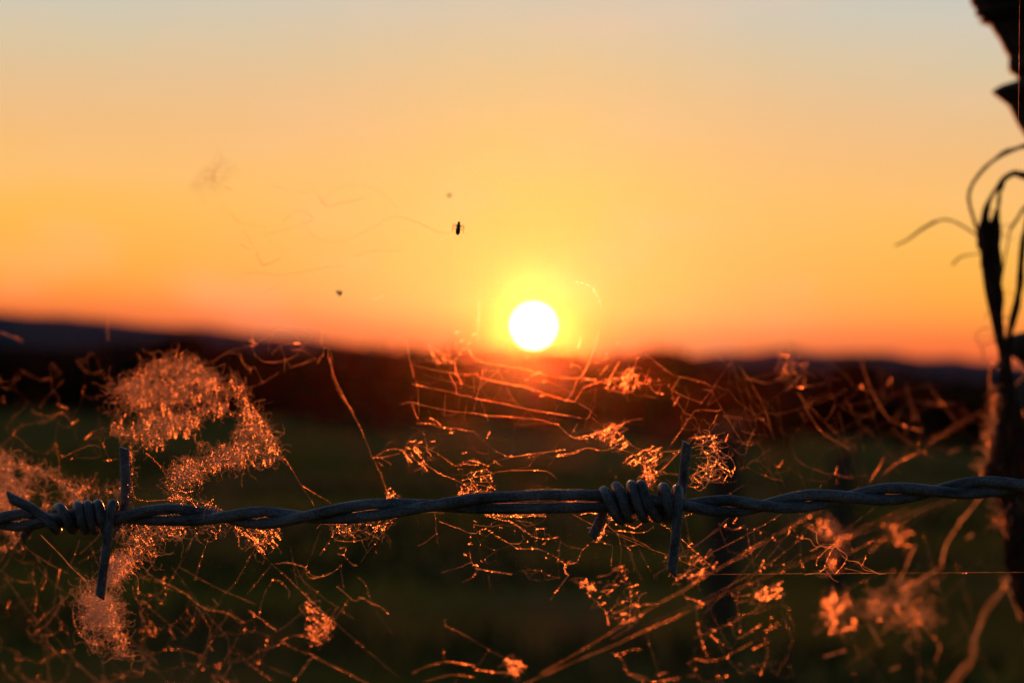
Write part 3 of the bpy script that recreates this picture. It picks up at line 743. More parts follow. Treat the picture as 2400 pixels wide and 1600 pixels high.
# ---- web at the bottom edge
wb = Web()
for s_, w_, b_ in [('1010,1080 1060,1095 1150,1140', 2.4, .3), ('1150,1140 1310,1240', 1.1, 0), ('1010,1030 1010,1080', 1.6, .1), ('1310,1240 1430,1310 1520,1430', 2.2, .3), ('1240,1350 1310,1240', 1.5, .05),
                   ('100,1290 250,1360', 1.7, .2), ('250,1360 340,1400 410,1440 490,1475', 2.8, 1.0), ('100,1290 0,1420', 1.5, .05), ('780,1400 870,1360 1000,1320 1110,1333', 1.9, .2), ('1110,1333 1160,1340 1220,1352', 3, 1.2), ('1220,1378 1340,1390', 3, 1.1), ('1340,1390 1500,1412', 2, .4),
                   ('870,1460 1000,1420 1090,1412', 1.6, .15), ('1095,1412 1150,1418 1210,1430', 3.2, 1.3), ('1000,1320 1000,1240', 1.8, .1), ('240,1040 430,1210 700,1440', 1.3, .03), ('440,1205 450,1220', 2, 1), ('1090,1420 1080,1480', 1.5, 0), ('640,1130 560,1010 480,900', .9, .03)]:
    wb.T(E_(s_), w_, b_)
wb.fuzz(E_('1410 1300 1530 1320 1540 1360 1520 1430 1450 1400'), 60, 24, 1.5, 0, .8, .5, bang=.1)
wb.build('scrap of cobweb with red glints at the bottom edge below the sun')

# ---- web right of the sun
wb = Web()
for s_, w_, b_ in [('640,110 610,230 570,330', 4.6, .15), ('570,330 540,400 500,450', 5.0, .9), ('480,470 460,530 430,590 385,630', 4, .35), ('700,270 680,320', 3, 1.6), ('680,320 640,350 600,340', 1.6, .1),
                   ('790,340 750,400 700,500', 2.4, 1.6), ('930,300 900,370 860,430 820,470', 2.4, 1.6), ('860,450 940,430', 2, .8), ('710,360 650,430', 2.2, 1.3), ('650,487 540,520 500,570 460,630', 2.8, 1.3), ('500,490 560,470 650,490 740,480 850,440', 2.2, .4),
                   ('930,440 900,520 890,560', 2.2, 1.5), ('1010,390 980,450 970,470', 2.2, 1.4), ('740,490 820,540 890,560', 2.2, .2), ('1000,490 1050,560 1120,570', 1.8, .4), ('980,280 1080,360 1180,430 1280,460 1400,485 1470,520', 1.9, .15),
                   ('1240,445 1200,510 1170,560 1190,640', 2, .5), ('1230,590 1190,660', 2.8, 1.5), ('1080,460 1075,480', 3, 2.4), ('1085,545 1080,555', 2.6, 2.2), ('1155,500 1150,520', 3, 2), ('1160,530 1260,590 1400,640', 2, .15), ('1180,580 1260,700 1320,730', 1.7, .1),
                   ('1590,370 1530,450 1465,550 1380,650', 1.9, .15), ('1590,370 1510,300', 1.8, .1), ('1650,280 1590,370', 1.6, .1), ('1465,550 1540,680 1600,780 1700,950', 1.8, .12), ('1540,680 1510,700 1400,690 1340,700', 2.2, .3),
                   ('1340,700 1270,800', 1.9, .3), ('1270,800 1200,900 1140,980', 3, .9), ('1510,720 1480,790', 2.4, 1.1), ('1550,730 1600,770', 2.2, .6), ('1400,540 1465,550', 1.4, .1), ('1330,730 1380,830 1350,880', 1.4, .1),
                   ('340,800 440,890 560,900', 2.4, .4), ('460,900 560,880 650,850 730,810 760,790', 3.4, 1.6), ('430,880 480,790', 2.4, .5), ('580,740 640,790 700,830', 2.2, .3), ('540,760 570,740 580,690', 2.8, .9), ('580,690 490,640', 1.6, .1),
                   ('760,850 820,790 880,765 960,755', 2.4, .6), ('800,870 860,930 940,980 1040,990 1150,995 1240,990', 2.4, .3), ('700,900 760,970 860,1000 920,1050 980,1180', 2, .5), ('560,970 680,990 760,960', 2, .6),
                   ('970,1230 1040,1180 1130,1100 1210,1010 1280,930 1340,890 1460,880', 3.2, .3), ('1000,1240 1080,1160 1160,1075 1240,990 1330,900', 2.6, .5), ('1140,1070 1200,1000 1140,990', 1.6, .3), ('1090,1090 1110,1060 1150,1050', 1.6, .2),
                   ('820,1080 870,1030 940,1010', 2, .8), ('1000,1270 1060,1200 1100,1220', 1.8, .3), ('840,450 980,500 1020,480', 1.6, .3), ('440,360 500,380 540,470', 1.7, .1), ('320,1030 420,1020 550,970', 3, .9)]:
    wb.T(A(s_), w_, b_)
wb.fuzz(A('560 890 640 850 720 780 800 800 790 880 860 960 820 1000 700 960 600 920'), 34, 34, 1.7, 0, 1.9, .4, bang=-.6, bs=1.15)
wb.band(A('640,900 700,850 760,820'), 8, 34, 26, 2.0, 2, 1.0, .4)
wb.fuzz(A('850 1030 1000 960 1110 1010 1060 1100 960 1130 860 1090'), 44, 30, 1.6, 0, 1.3, .4, bang=-.6)
wb.fuzz(A('950 1130 1060 1090 1080 1170 1000 1270 960 1200'), 36, 26, 1.8, 2, .8, .5)
wb.fuzz(A('820 400 900 380 950 500 860 520 790 480'), 24, 24, 1.6, 0, 2.2, .4, bang=2.0, bs=1.1)
wb.fuzz(A('690 450 800 440 760 520 700 510'), 10, 24, 1.6, 0, 1.8, .4, bang=2.0)
for x_, y_ in [(505, 170), (500, 200), (490, 230), (780, 200), (440, 360), (110, 305), (705, 305), (830, 560), (1345, 830), (1290, 760)]:
    wb.T(A('%d,%d %d,%d' % (x_, y_ - 12, x_ - 6, y_ + 12)), 2.2, 2.0)
wb.net(A('540 300 1300 420 1750 520 1900 900 1700 1180 1300 900 900 640 640 620'), 36, 1.4, .05, .9)
wb.net(A('850 1000 1900 900 2000 1200 1350 1280 1000 1250'), 36, 1.3, .05, .9)
wb.build('bright beaded cobweb right of the sun, tied to the centre barb\'s upright point')

# ---- curled tuft on the upright point
wb = Web(lambda x, y: S + 0.030)
for s_, w_, b_ in [('1340,900 1400,920 1400,980 1440,1060 1420,1120 1340,1160 1300,1180', 2.8, .5), ('1340,1160 1440,1200 1480,1215 1530,1190', 2.8, .5), ('1300,1250 1370,1245 1400,1200', 2.6, .3),
                   ('1470,880 1500,960 1560,1010 1630,1060 1640,1110 1600,1150 1520,1090 1450,1060', 2.4, .4), ('1640,1100 1600,1180 1500,1060 1430,1000', 2.6, .3), ('1340,890 1400,880 1470,875 1480,940 1510,970', 3, .5),
                   ('1440,1060 1500,1080 1580,1110 1620,1180', 2.4, .3), ('1360,1150 1320,1200 1360,1230', 2.4, .3), ('1450,1050 1440,1130 1400,1190', 2.6, .7), ('1460,1100 1470,1190 1500,1215', 1.2, 0), ('1400,1120 1460,1150 1450,1200', 2, .6)]:
    wb.T(A(s_), w_, b_, wob=6, step=4)
wb.fuzz(A('1350 890 1470 880 1540 960 1560 1060 1440 1120 1540 1190 1380 1230 1310 1180 1400 1100 1430 1000'), 90, 46, 1.5, 0, .25, .35, dj=.006)
wb.build('curly tuft of pale silk hooked behind the centre barb\'s upright point')

# ---- silk round the centre barb
wb = Web(lambda x, y: S + 0.012 + 0.05 * max(0, (y - 1200) / 150))
for s_, w_, b_ in [('270,570 310,540 340,500', 6, .6), ('340,500 400,420 470,410', 2.6, .4), ('430,450 500,450 560,470 620,440', 2.4, .8), ('430,490 540,500 640,500 700,460', 2.6, .8), ('750,440 820,490 880,540', 2.4, .4),
                   ('320,560 390,590 410,600', 1.8, .8), ('530,600 580,590', 2.4, 1.4), ('410,600 400,740', 1.6, .05), ('440,500 470,620 460,740', 1.6, .05), ('170,385 240,365 350,368', 2.6, .7), ('230,470 260,470', 2, 1.4),
                   ('380,400 430,390', 3, 1.6), ('490,590 540,640 560,780', 1.2, .05), ('240,590 190,640 160,720', 1.5, .1), ('880,540 950,600 1010,660 1130,760', 2.4, .5), ('560,420 640,400 700,430', 1.4, .4)]:
    wb.T(G_(s_), w_, b_)
wb.fuzz(G_('290 560 350 470 360 500 320 560'), 26, 20, 1.8, 2, .5); wb.fuzz(G_('370 400 420 370 430 400 380 430'), 20, 16, 1.6, 2, .8)
wb.build('glowing silk caught beneath the coil of the centre barb')

# ---- web below and right of the centre barb
wb = Web(lambda x, y: web_depth(x, y) + 0.03)
for s_, w_, b_ in [('300,820 380,800 430,765', 3.2, 1.4), ('430,765 470,740', 2, .4), ('130,850 180,860 200,880 250,910', 2.2, .8), ('250,910 240,940 350,1050 380,1160', 1.9, .25), ('110,700 70,770 100,805', 2.6, .4), ('100,805 40,880', 1.6, .1), ('480,760 540,950 520,1200', 1.8, .15),
                   ('410,1080 500,1040 600,1020 700,1010', 2.2, .5), ('450,1150 560,1120', 2.4, 1.0), ('570,1015 610,1030', 3, 2.2), ('500,965 540,965', 3, 1.8), ('410,880 440,870', 3, 1.8), ('390,925 410,915', 2.6, 1.8), ('310,860 330,855', 2.6, 1.6),
                   ('920,960 980,980 1060,1010', 3, .4), ('840,870 900,800 990,760', 2.6, .9), ('1010,650 980,700 940,780', 2.4, .8), ('1060,770 1040,780', 2.6, 1.8), ('1000,1000 1010,1150 1050,1300 1090,1400', 2.2, .25), ('1100,1180 1140,1210', 3, .8),
                   ('940,1430 1000,1400 1080,1410 1200,1390 1300,1330 1400,1280', 2.6, .5), ('1380,1210 1460,1150', 3, 1.0), ('1490,1200 1590,1150', 3.2, 1.0), ('1280,960 1400,940 1500,900 1600,860', 2.8, .8), ('1290,1000 1400,970 1500,930', 2.4, .7),
                   ('1240,920 1290,1000 1310,1200', 1.9, .1), ('400,1350 480,1400 520,1500 640,1560', 2.6, .3), ('520,1500 640,1530 700,1560 870,1530', 2.8, .5), ('430,1370 560,1330 620,1330', 2.2, .6), ('1450,770 1455,790', 4, 2.6), ('1600,790 1620,780', 3, 1.6), ('1370,870 1410,860', 3.2, 1.2),
                   ('1330,640 1420,590 1460,570', 2, .5), ('1290,390 1260,440', 2.4, 1.3), ('1450,500 1460,520', 3, 1.6), ('1550,560 1570,550', 2.4, 1.4), ('1360,480 1380,640', 1.5, .1), ('720,1510 800,1490', 2.4, .4), ('870,1530 880,1535', 3.4, 2.6), ('1300,1430 1320,1440', 3.4, 1.6), ('1530,1270 1400,1330', 2.2, .5)]:
    wb.T(G_(s_), w_, b_, 1.15)
wb.fuzz(G_('170 850 470 740 620 1030 540 1150 400 1180 350 1050'), 34, 36, 1.5, 0, .9, .3, bang=-.4)
wb.fuzz(G_('190 850 290 880 250 940'), 24, 18, 1.6, 2, .8)
wb.fuzz(G_('940 590 1060 660 1140 760 1040 800 960 880 840 870 940 760'), 28, 32, 1.7, 0, .8, .3, bang=-.6, bs=1.2)
wb.fuzz(G_('1400 940 1500 880 1600 850 1580 980 1440 990'), 40, 30, 1.7, 0, 1.0, .3, bang=-.5, bs=1.3)
wb.net(G_('1150 420 1800 420 1800 760 1300 800 1200 600'), 32, 1.6, .07, .85, 1.2)
wb.net(G_('1000 1050 1700 980 1800 1560 900 1560'), 36, 1.6, .06, .85, 1.2)
for _ in range(46):
    x0, y0 = rnd.uniform(1420, 2250), rnd.uniform(1200, 1580); a = rnd.choice([-.55, -.5, 1.1, 1.3, 1.45, -.7]) + rnd.gauss(0, .12); L_ = rnd.uniform(90, 260)
    wb.T([(x0, y0), (x0 + cos(a) * L_ * .5, y0 + sin(a) * L_ * .5 + rnd.uniform(2, 10)), (x0 + cos(a) * L_, y0 + sin(a) * L_)], rnd.uniform(.9, 1.7), .04, wob=1)
wb.build('loose beaded cobweb below the wire, right of the centre barb\'s lower point')

# ---- long slanting threads
wb = Web(lambda x, y: S + 0.20 + 0.0001 * (x - 1300)); wb.dj = 0.001
wb.T(G_('-300,1610 0,1480 200,1390 420,1300 650,1190'), 2.2, .15, wob=.6); wb.T(G_('650,1190 800,1125 900,1080'), 3.6, .8, wob=.6); wb.T(G_('900,1080 1050,1010 1250,915 1380,870 1600,770 1900,640 2111,500 2500,330'), 2.0, .15, wob=.6)
wb.build('long straight silk thread rising diagonally from the bottom edge, the lower of two', 'silk_thread', cat='silk thread')
wb = Web(lambda x, y: S + 0.19 + 0.0001 * (x - 1300)); wb.dj = 0.001
wb.T(G_('-100,1500 100,1390 380,1220 560,1110 760,990'), 1.9, .2, wob=.6); wb.T(G_('760,990 880,930 960,880 1080,800'), 4.0, .9, wob=.6); wb.T(G_('1080,800 1300,680 1500,560 1900,330'), 2.6, .2, wob=.6)
wb.build('straight silk thread with a red glowing middle, the upper of two diagonals', 'silk_thread', cat='silk thread')
# ---- sharp threads in the plane of the wire
wb = Web(lambda x, y: S - 0.0035); wb.dj = 0.0
wb.T([(1578, 1346), (1800, 1344), (2100, 1342), (2460, 1340)], 1.1, .0, wob=.4); wb.T([(2255, 1342), (2266, 1343)], 2, .9)
wb.T([(1572, 1342), (1566, 1352), (1571, 1348)], 1.6, .3)
wb.build('hair-thin level silk thread running right from the centre barb\'s lower tip', 'silk_thread', cat='silk thread')
wb = Web(lambda x, y: S - 0.0045); wb.dj = 0.0
wb.T([(1340, 1203), (1395, 1232), (1440, 1250), (1480, 1268), (1520, 1284), (1565, 1300), (1600, 1315), (1670, 1344)], 1.2, .0, wob=.5)
wb.T([(1414, 1218), (1432, 1238), (1450, 1250), (1490, 1265), (1525, 1283)], 1.4, .0, wob=.5); wb.T([(1365, 1165), (1400, 1180), (1436, 1196), (1414, 1202), (1392, 1205)], .9, .0, wob=.5)
wb.T([(1454, 1188), (1458, 1198), (1463, 1208)], 2.2, .6, z=-.001); wb.T([(1598, 1214), (1627, 1200), (1650, 1203)], .9, .0)
wb.T([(1525, 1143), (1533, 1138), (1545, 1139)], 1.1, .2)
wb.build('fine white silk thread crossing in front of the centre barb\'s lower point', 'silk_thread', cat='silk thread')
wb = Web(lambda x, y: S + 0.004); wb.dj = .001
for s_, w_, b_ in [('340,920 380,925 410,960 480,950 540,1015 600,1030 665,1070 720,1075', 1.3, .1), ('410,900 415,940 440,960 480,955', 1.2, .1), ('380,975 420,960', 1, 0), ('480,955 420,1000 408,1035', 1.3, .6), ('490,955 460,1010 440,1060 420,1065', 1.5, 1.0),
                   ('540,1015 520,1050 490,1080', 1.4, .9), ('630,995 625,1020 610,1045', 1.2, .5), ('360,1085 420,1075 450,1080', 1, 0), ('665,1070 700,1080', 1, 0), ('450,1060 480,1100 505,1110', 1, .1), ('500,960 540,990 545,1020', 1.3, .1),
                   ('430,950 470,965 500,955', 1.3, .1), ('440,985 425,1010', 1, 0), ('600,1030 620,1060 665,1070', 1, 0), ('390,880 410,900', .8, 0), ('420,1075 460,1050 490,1075', 1.2, .5), ('540,1050 600,1070 665,1073', 1, 0)]:
    wb.T(H_(s_), w_ * 2.1, b_, .9, wob=4, step=4)
wb.build('wiry tuft of fine pale silk hanging on the level thread, right of centre', 'cobweb', cat='cobweb')
wb = Web(lambda x, y: S + 0.006); wb.dj = 0
wb.T([(2390, -40), (2389, 60), (2388, 180), (2387, 300), (2388, 520)], 1.0, .0, wob=.5); wb.T([(2388, 130), (2388, 180)], 2.0, .5)
wb.build('upright silk thread in front of the dark wood at the upper right', 'silk_thread', cat='silk thread')
# hairs on the wire
wb = Web(lambda x, y: S - 0.0019); wb.dj = 0
wb.T([(1868, 1168), (1863, 1158), (1872, 1151), (1890, 1155), (1905, 1158)], 1.0, 0, wob=3, step=3); wb.T([(1864, 1160), (1880, 1152), (1896, 1162), (1908, 1157)], .9, 0, wob=3, step=3)
wb.T([(1921, 1143), (1924, 1135)], 1.2, 0); wb.T([(1868, 1201), (1874, 1203), (1880, 1200)], 1.6, .6)
wb.build('wisp of fine silk stuck on the wire right of the centre barb', 'cobweb', cat='cobweb')

# ---- loose web on the right
wb = Web(lambda x, y: web_depth(x, y) + 0.06)
wb.net(H_('-20 100 320 130 620 100 900 260 1190 350 950 560 560 690 250 690 0 600'), 44, 1.5, .03, .9, 1.1)
for s_, w_, b_ in [('490,320 470,370 445,395', 3.4, 1.2), ('745,200 738,230', 3, 1.6), ('712,555 690,600 650,665', 3.2, 1.0), ('615,500 625,520', 4, 1.6), ('600,100 640,220 700,340 760,400 880,440', 2.2, .1), ('330,270 420,430 560,520', 2.2, .1), ('280,40 284,80 270,150 250,200', 4.5, .4),
                   ('60,150 100,200 170,330 220,480', 2, .1), ('100,205 180,225 240,205', 2.4, .1), ('280,235 380,240 450,220', 2.2, .1), ('330,240 350,245', 4.5, 2.4), ('260,570 240,600', 3, 1.6), ('250,600 230,610 270,690', 1.8, .1), ('850,540 760,590 700,640', 3, .4),
                   ('1040,430 960,470 850,550', 2.4, .1), ('500,650 495,680', 3.4, 1.0), ('1180,340 1000,430 880,530', 1.6, .05), ('0,370 120,390 160,380 200,430', 2, .1), ('880,430 880,450', 5, 1.0), ('360,200 350,240', 3.4, 1.0), ('130,430 90,520', 2.6, .5)]:
    wb.T(H_(s_), w_, b_, 1.3)
wb.fuzz(H_('230 60 330 80 380 210 280 230 240 190'), 40, 40, 1.8, 2, .25, .4)
for _ in range(26):
    x0, y0 = rnd.uniform(1660, 2200), rnd.uniform(820, 1100); a = rnd.choice([1.0, 1.15, 1.3, -.5, -.45, 1.05]) + rnd.gauss(0, .12); L_ = rnd.uniform(90, 240)
    wb.T([(x0, y0), (x0 + cos(a) * L_ * .5, y0 + sin(a) * L_ * .5 + rnd.uniform(2, 10)), (x0 + cos(a) * L_, y0 + sin(a) * L_)], rnd.uniform(.8, 1.4), .03, wob=1)
wb.build('wide out-of-focus net of silk above the wire on the right side')

# ---- blurred orange web lower right
def deep(x, y): return 1.02 + 0.00025 * (x - 1950)
wb = Web(deep); BW = 0.5
wb.fuzz(H_('610 1170 680 1140 760 1140 840 1040 900 1120 910 1290 840 1320 720 1290 640 1290'), 130, 70, 2.0, 2, .3, .4, dens=38, bs=1.4)
wb.fuzz(H_('830 1230 900 1250 900 1310 830 1320'), 12, 50, 2.0, 2, .1); wb.fuzz(H_('630 1150 690 1150 690 1270 640 1270'), 40, 40, 2.2, 2, .3)
wb.fuzz(H_('370 870 480 830 530 930 490 1060 440 1090 500 950 420 910'), 80, 40, 2.2, 2, .3, .4, bs=1.5)
wb.fuzz(H_('440 1180 560 1170 600 1290 540 1370 440 1300'), 70, 50, 2.2, 2, .8, .4, dens=40, bs=1.9)
wb.fuzz(H_('740 860 830 870 830 960 770 960'), 20, 40, 2.0, 2, .8, .4, bs=1.6)
for s_, w_, b_ in [('850,950 820,1020 800,1070 770,1120', 6, .5), ('1150,730 1100,790 1060,840', 7, 0), ('1060,830 1040,870', 14, .8), ('1030,880 990,950 970,1030', 8, .3), ('980,1040 900,1090 840,1130', 4, .3), ('1110,900 1080,920', 8, .8), ('1050,520 1000,540', 4, .2),
                   ('650,980 700,930 740,910', 3.4, .4), ('550,920 600,890', 4, .6), ('600,900 800,820 1010,750', 2.2, .1), ('530,1290 545,1330', 6, 1.4), ('760,1060 750,1070', 6, 1.2), ('440,1450 540,1420', 4, .4), ('740,1510 780,1490', 5, .6), ('900,1330 960,1400 940,1470', 3, .2), ('640,1300 700,1400', 3, .1)]:
    wb.T(H_(s_), w_ * .8, b_, 1.3, 2)
BW = 0.58
wb.build('out-of-focus orange mass of cobweb below the wire at the lower right')
wb = Web(lambda x, y: 1.22)
for s_, w_ in [('1270,1090 1250,1130 1220,1180', 12), ('1220,1180 1180,1230 1150,1290', 15), ('1150,1290 1110,1380', 19), ('1110,1380 1105,1450 1090,1480', 13), ('1090,1480 1050,1530 1000,1590', 16), ('1240,1100 1290,1180 1330,1290', 9)]:
    for _ in range(5):
        o_ = rnd.uniform(-.5, .5) * w_
        wb.T([(x_ + o_ + rnd.uniform(-2, 2), y_ + o_ * .3) for x_, y_ in H_(s_)], w_ * .075, .02, 1.2, 2)
wb.build('blurred rope of orange silk hanging beside the post at the lower right corner')

# ---- web stretched up in front of the sky
wb = Web(lambda x, y: S + 0.15)
for s_, w_, b_ in [('860,320 930,400 1020,390 1130,370', 2.2, .4), ('900,390 960,430', 3.4, .8), ('1280,460 1340,470 1400,490 1460,520 1530,560', 2.6, .3), ('500,770 560,760 700,770 850,745 1000,720', 2.4, .2), ('450,480 600,700', 1.6, .05), ('560,660 600,720 690,680', 3, .4),
                   ('700,500 780,430 860,470', 2, .2), ('1530,560 1580,540 1622,540', 2, .1), ('1530,580 1590,560', 2, .1), ('600,560 760,520 860,480', 1.5, .05), ('1060,680 1180,640 1300,650', 1.8, .1), ('480,610 530,640', 3, .3), ('680,820 580,880', 1.8, .1), ('750,900 820,880', 2, .3),
                   ('1170,900 1230,885', 2.4, .6), ('380,400 470,490 620,520', 1.4, .05), ('820,540 960,600 1100,560 1280,460', 1.3, .05), ('400,310 440,330', 4, .5), ('920,360 1050,300 1200,330 1300,420', 1.2, .03), ('640,300 800,340 860,320', 1.3, .03)]:
    wb.T(J_(s_), w_ * .85, 0, 1.0, 2)
wb.net(J_('350 320 1200 300 1350 560 1000 900 450 900'), 46, 1.6, 0, .6)
wb.build('faint broken cobweb against the yellow sky, above and left of the sun')
wb = Web(lambda x, y: 0.98)
wb.fuzz(J_('200 300 330 190 420 170 470 210 390 250 280 330'), 60, 44, 1.4, 2, 0, .4)
wb.build('small blurred smudge of silk in the sky at the upper left')
wb = Web(lambda x, y: S + .05)
for s_ in ['470,60 560,90 610,130 640,180', '590,125 620,165 650,215', '650,200 655,260']:
    wb.T(frame(1200, 640, .3189)(s_), 1.6, 1.0, 1.0)
wb.build('thin arc of glinting silk just above the right edge of the sun')

# ------------------------------------------------------------------ small flies caught in the silk
def fly(x, y, d, length_px, angle, label, wings=True, blur=1.0):
    c = P(x, y, d); root = empty('fly', c)
    tag(root, label, 'insect')
    sc_ = d / F
    ax = (rt * cos(angle) + up * sin(angle)).normalized(); ay = ax.cross(fw).normalized()
    L = length_px * sc_
    prof = [(-.5, .05), (-.42, .13), (-.25, .19), (-.05, .17), (.08, .12), (.2, .17), (.32, .14), (.38, .08), (.45, .13), (.52, .10), (.56, .03)]
    pts = [c + ax * (t * L) for t, _ in prof]
    v, f, u = tube(pts, [r * L for _, r in prof], 12)
    link('body', v, f, M_insect, root, True)
    for k_, (t0, sg) in enumerate([(.25, 1), (.15, 1), (.02, 1), (.25, -1), (.15, -1), (.02, -1)]):
        p0 = c + ax * (t0 * L) + ay * sg * .1 * L
        p1 = p0 + ay * sg * .28 * L + ax * (t0 - .12) * .8 * L + fw * .05 * L
        p2 = p1 + ay * sg * .10 * L - ax * .30 * L
        v, f, u = tube([p0, p0.lerp(p1, .5), p1, p1.lerp(p2, .5), p2], [.028 * L, .024 * L, .02 * L, .016 * L, .01 * L], 6)
        link('leg', v, f, M_insect, root)
    if wings:
        for sg in (1, -1):
            w0 = c + ax * .2 * L; vs = [w0]
            for a_ in range(9):
                t = a_ / 8
                vs.append(w0 - ax * (.15 + .75 * sin(pi * (t * .8 + .1))) * L * (.35 + .65 * t) + ay * sg * (.10 + .34 * sin(pi * t)) * L + fw * .03 * L * t)
            link('wing', vs, [(0, i, i + 1) for i in range(1, 9)], M_wing, root)
fly(1074, 536, S + 0.035, 30, 1.45, 'tiny black fly caught in silk against the sky, upper left of the sun', False)
fly(1053, 458, S + 0.24, 12, .3, 'tiny blurred speck of a fly, just above the black fly', False)
fly(795, 686, S + 0.12, 15, 2.6, 'tiny brownish fly low in the sky, left of the sun')
fly(764, 828, S + 0.07, 22, 1.5, 'tiny dark fly at the top of the beaded thread, on the hill line')

# ------------------------------------------------------------------ rotten wooden post at the right
PD = 1.12
prof = [(-900, 2255), (-420, 2262), (-200, 2250), (-60, 2262), (0, 2276), (12, 2281), (18, 2290), (32, 2287), (48, 2296), (47.5, 2314), (56, 2322), (75, 2332), (90, 2343), (115, 2355), (132, 2366), (160, 2364),
        (170, 2370), (176, 2383), (188, 2386), (194, 2366), (199, 2348), (214, 2324), (230, 2344), (247, 2366), (268, 2376), (290, 2386), (310, 2399), (340, 2420), (380, 2440), (450, 2452), (600, 2455), (720, 2440), (775, 2410), (784, 2372), (792, 2356), (812, 2350),
        (830, 2356), (838, 2380), (860, 2404), (880, 2402), (905, 2376), (940, 2360), (1000, 2348), (1060, 2340), (1120, 2338), (1200, 2345), (1260, 2352), (1320, 2364), (1380, 2380), (1450, 2402), (1600, 2420), (2200, 2430), (4000, 2400), (8000, 2380), (11600, 2380)]
prof = sorted(prof)
post = empty('wooden_post', P(2900, 1700, PD) * 1)
post.location.z = 0
tag(post, 'dark rotten wooden post with torn bark edge at the right edge of the picture', 'post')
ys = []
y = -900
while y < 11600:
    ys.append(y); y += 4 if y < 1500 else (12 if y < 2500 else 120)
verts, faces = [], []
n = 48
CX = 2860
for i, y in enumerate(ys):
    edge = interp(y, prof)
    for j in range(n):
        a = 2 * pi * j / n
        full = 470 + 18 * noise.noise(V((cos(a) * 2, sin(a) * 2, y * .004)))
        lw = max(0, -cos(a)) ** 3                   # only the left flank is worn to the outline
        r = full + (CX - edge - full) * min(1, lw * 1.15)
        r += 5 * noise.noise(V((cos(a) * 7, sin(a) * 7, y * .02))) * (1 - lw * .6)
        base = P(CX, y, PD)
        q = base + rt * cos(a) * r * PD / F + fw * sin(a) * r * PD / F * .9
        verts.append(q)
for i in range(len(ys) - 1):
    for j in range(n):
        a = i * n + j; b = i * n + (j + 1) % n
        faces.append((a, a + n, b + n, b))
faces.append(tuple(range(n))); faces.append(tuple((len(ys) - 1) * n + j for j in reversed(range(n))))
link('trunk', verts, faces, M_bark, post)

# dead vine and straw round the post
vine = empty('dead_vine', P(2350, 1180, PD - .05)); tag(vine, 'dry bundle of withered stalks arching over beside the rotten post', 'dead plant')
VD = PD - 0.075
def stem(pts, w_px, name='stalk', d=VD, wob=1.5, tap=(1, 1), parent=vine, material=None):
    q = catmull(pts, 10); s0 = rnd.random() * 50
    P3, rr = [], []
    for i, (x, y) in enumerate(q):
        t = i / (len(q) - 1)
        P3.append(P(x + wob * noise.noise(V((i * .12, s0, 0))), y + wob * noise.noise(V((i * .12, s0, 5))), d + .006 * noise.noise(V((i * .08, s0, 9)))))
        rr.append(.5 * w_px * (tap[0] + (tap[1] - tap[0]) * t) * (1 + .25 * noise.noise(V((i * .3, s0, 2)))) * d / F)
    v, f, u = tube(P3, rr, 8)
    return link(name, v, f, material or M_straw, parent, True)
stem([(2420, 338), (2395, 343), (2330, 375), (2290, 415), (2272, 450), (2273, 480), (2280, 505), (2292, 545)], 8)
stem([(2420, 345), (2360, 352), (2320, 385), (2305, 400)], 5)
stem([(2420, 412), (2390, 405), (2360, 412), (2335, 445), (2318, 470), (2305, 500), (2300, 560), (2312, 680), (2336, 790), (2350, 850)], 9)
stem([(2420, 425), (2375, 408), (2352, 425), (2322, 465), (2314, 520), (2316, 600), (2326, 700), (2342, 800)], 9)
stem([(2352, 440), (2342, 455), (2341, 500), (2340, 560), (2346, 620), (2342, 720), (2350, 800)], 5)
stem([(2420, 470), (2398, 490), (2385, 515), (2366, 540)], 9, tap=(1, .5))
stem([(2420, 455), (2400, 490), (2372, 530), (2360, 580), (2352, 625), (2340, 690)], 4)
stem([(2410, 520), (2396, 560), (2390, 610), (2385, 680), (2375, 740), (2366, 790)], 9)
stem([(2404, 560), (2394, 640), (2380, 700), (2362, 770), (2352, 830)], 5)
stem([(2290, 552), (2275, 542), (2240, 520), (2212, 514), (2190, 521)], 4.5)
stem([(2190, 520), (2160, 538), (2126, 562), (2097, 577)], 9, 'seed_head', tap=(.9, .35))
stem([(2300, 592), (2270, 598), (2250, 603), (2232, 620)], 5, tap=(.5, .9))
for i in range(64):                       # the bundle
    t0 = rnd.random(); t1 = rnd.random(); e = 2352 - 12 * t1
    arch = [(2425, 416), (2390, 405), (2360, 412), (2335, 443), (2320, 468), (2308, 500)]
    q = arch[rnd.randint(0, 4):] + [ (2292 + t0 * 46, 560 + rnd.uniform(-15, 15)), (2300 + t1 * 46, 620), (2316 + t0 * 30, 705), (2330 + t1 * 20, 770), (2344 + t0 * 14, 835), (2346 + t1 * 30, 900)]
    stem(q, rnd.uniform(1.6, 5.0), d=VD + rnd.uniform(-.014, .014), wob=5)
for i in range(40):                       # right half of the bundle
    t0 = rnd.random(); t1 = rnd.random()
    arch = [(2425, 428), (2375, 409), (2352, 425), (2343, 455), (2338, 490)]
    q = arch[rnd.randint(0, 4):] + [ (2318 + t0 * 26, 540), (2322 + t1 * 26, 620), (2330 + t0 * 20, 705), (2336 + t1 * 16, 770), (2346 + t0 * 14, 835), (2350 + t1 * 30, 900)]
    stem(q, rnd.uniform(1.8, 5.0), d=VD + rnd.uniform(-.014, .014), wob=5)
for i in range(12):                       # stalks bending in from the right
    t0 = rnd.random(); t1 = rnd.random()
    stem([(2425, 430 + t0 * 60), (2404 + t1 * 8, 470 + t0 * 60), (2394 + t1 * 10, 560), (2386 + t0 * 12, 660), (2374 + t1 * 10, 740), (2360 + t0 * 12, 810), (2352 + t1 * 20, 880)], rnd.uniform(1.6, 5), wob=5)
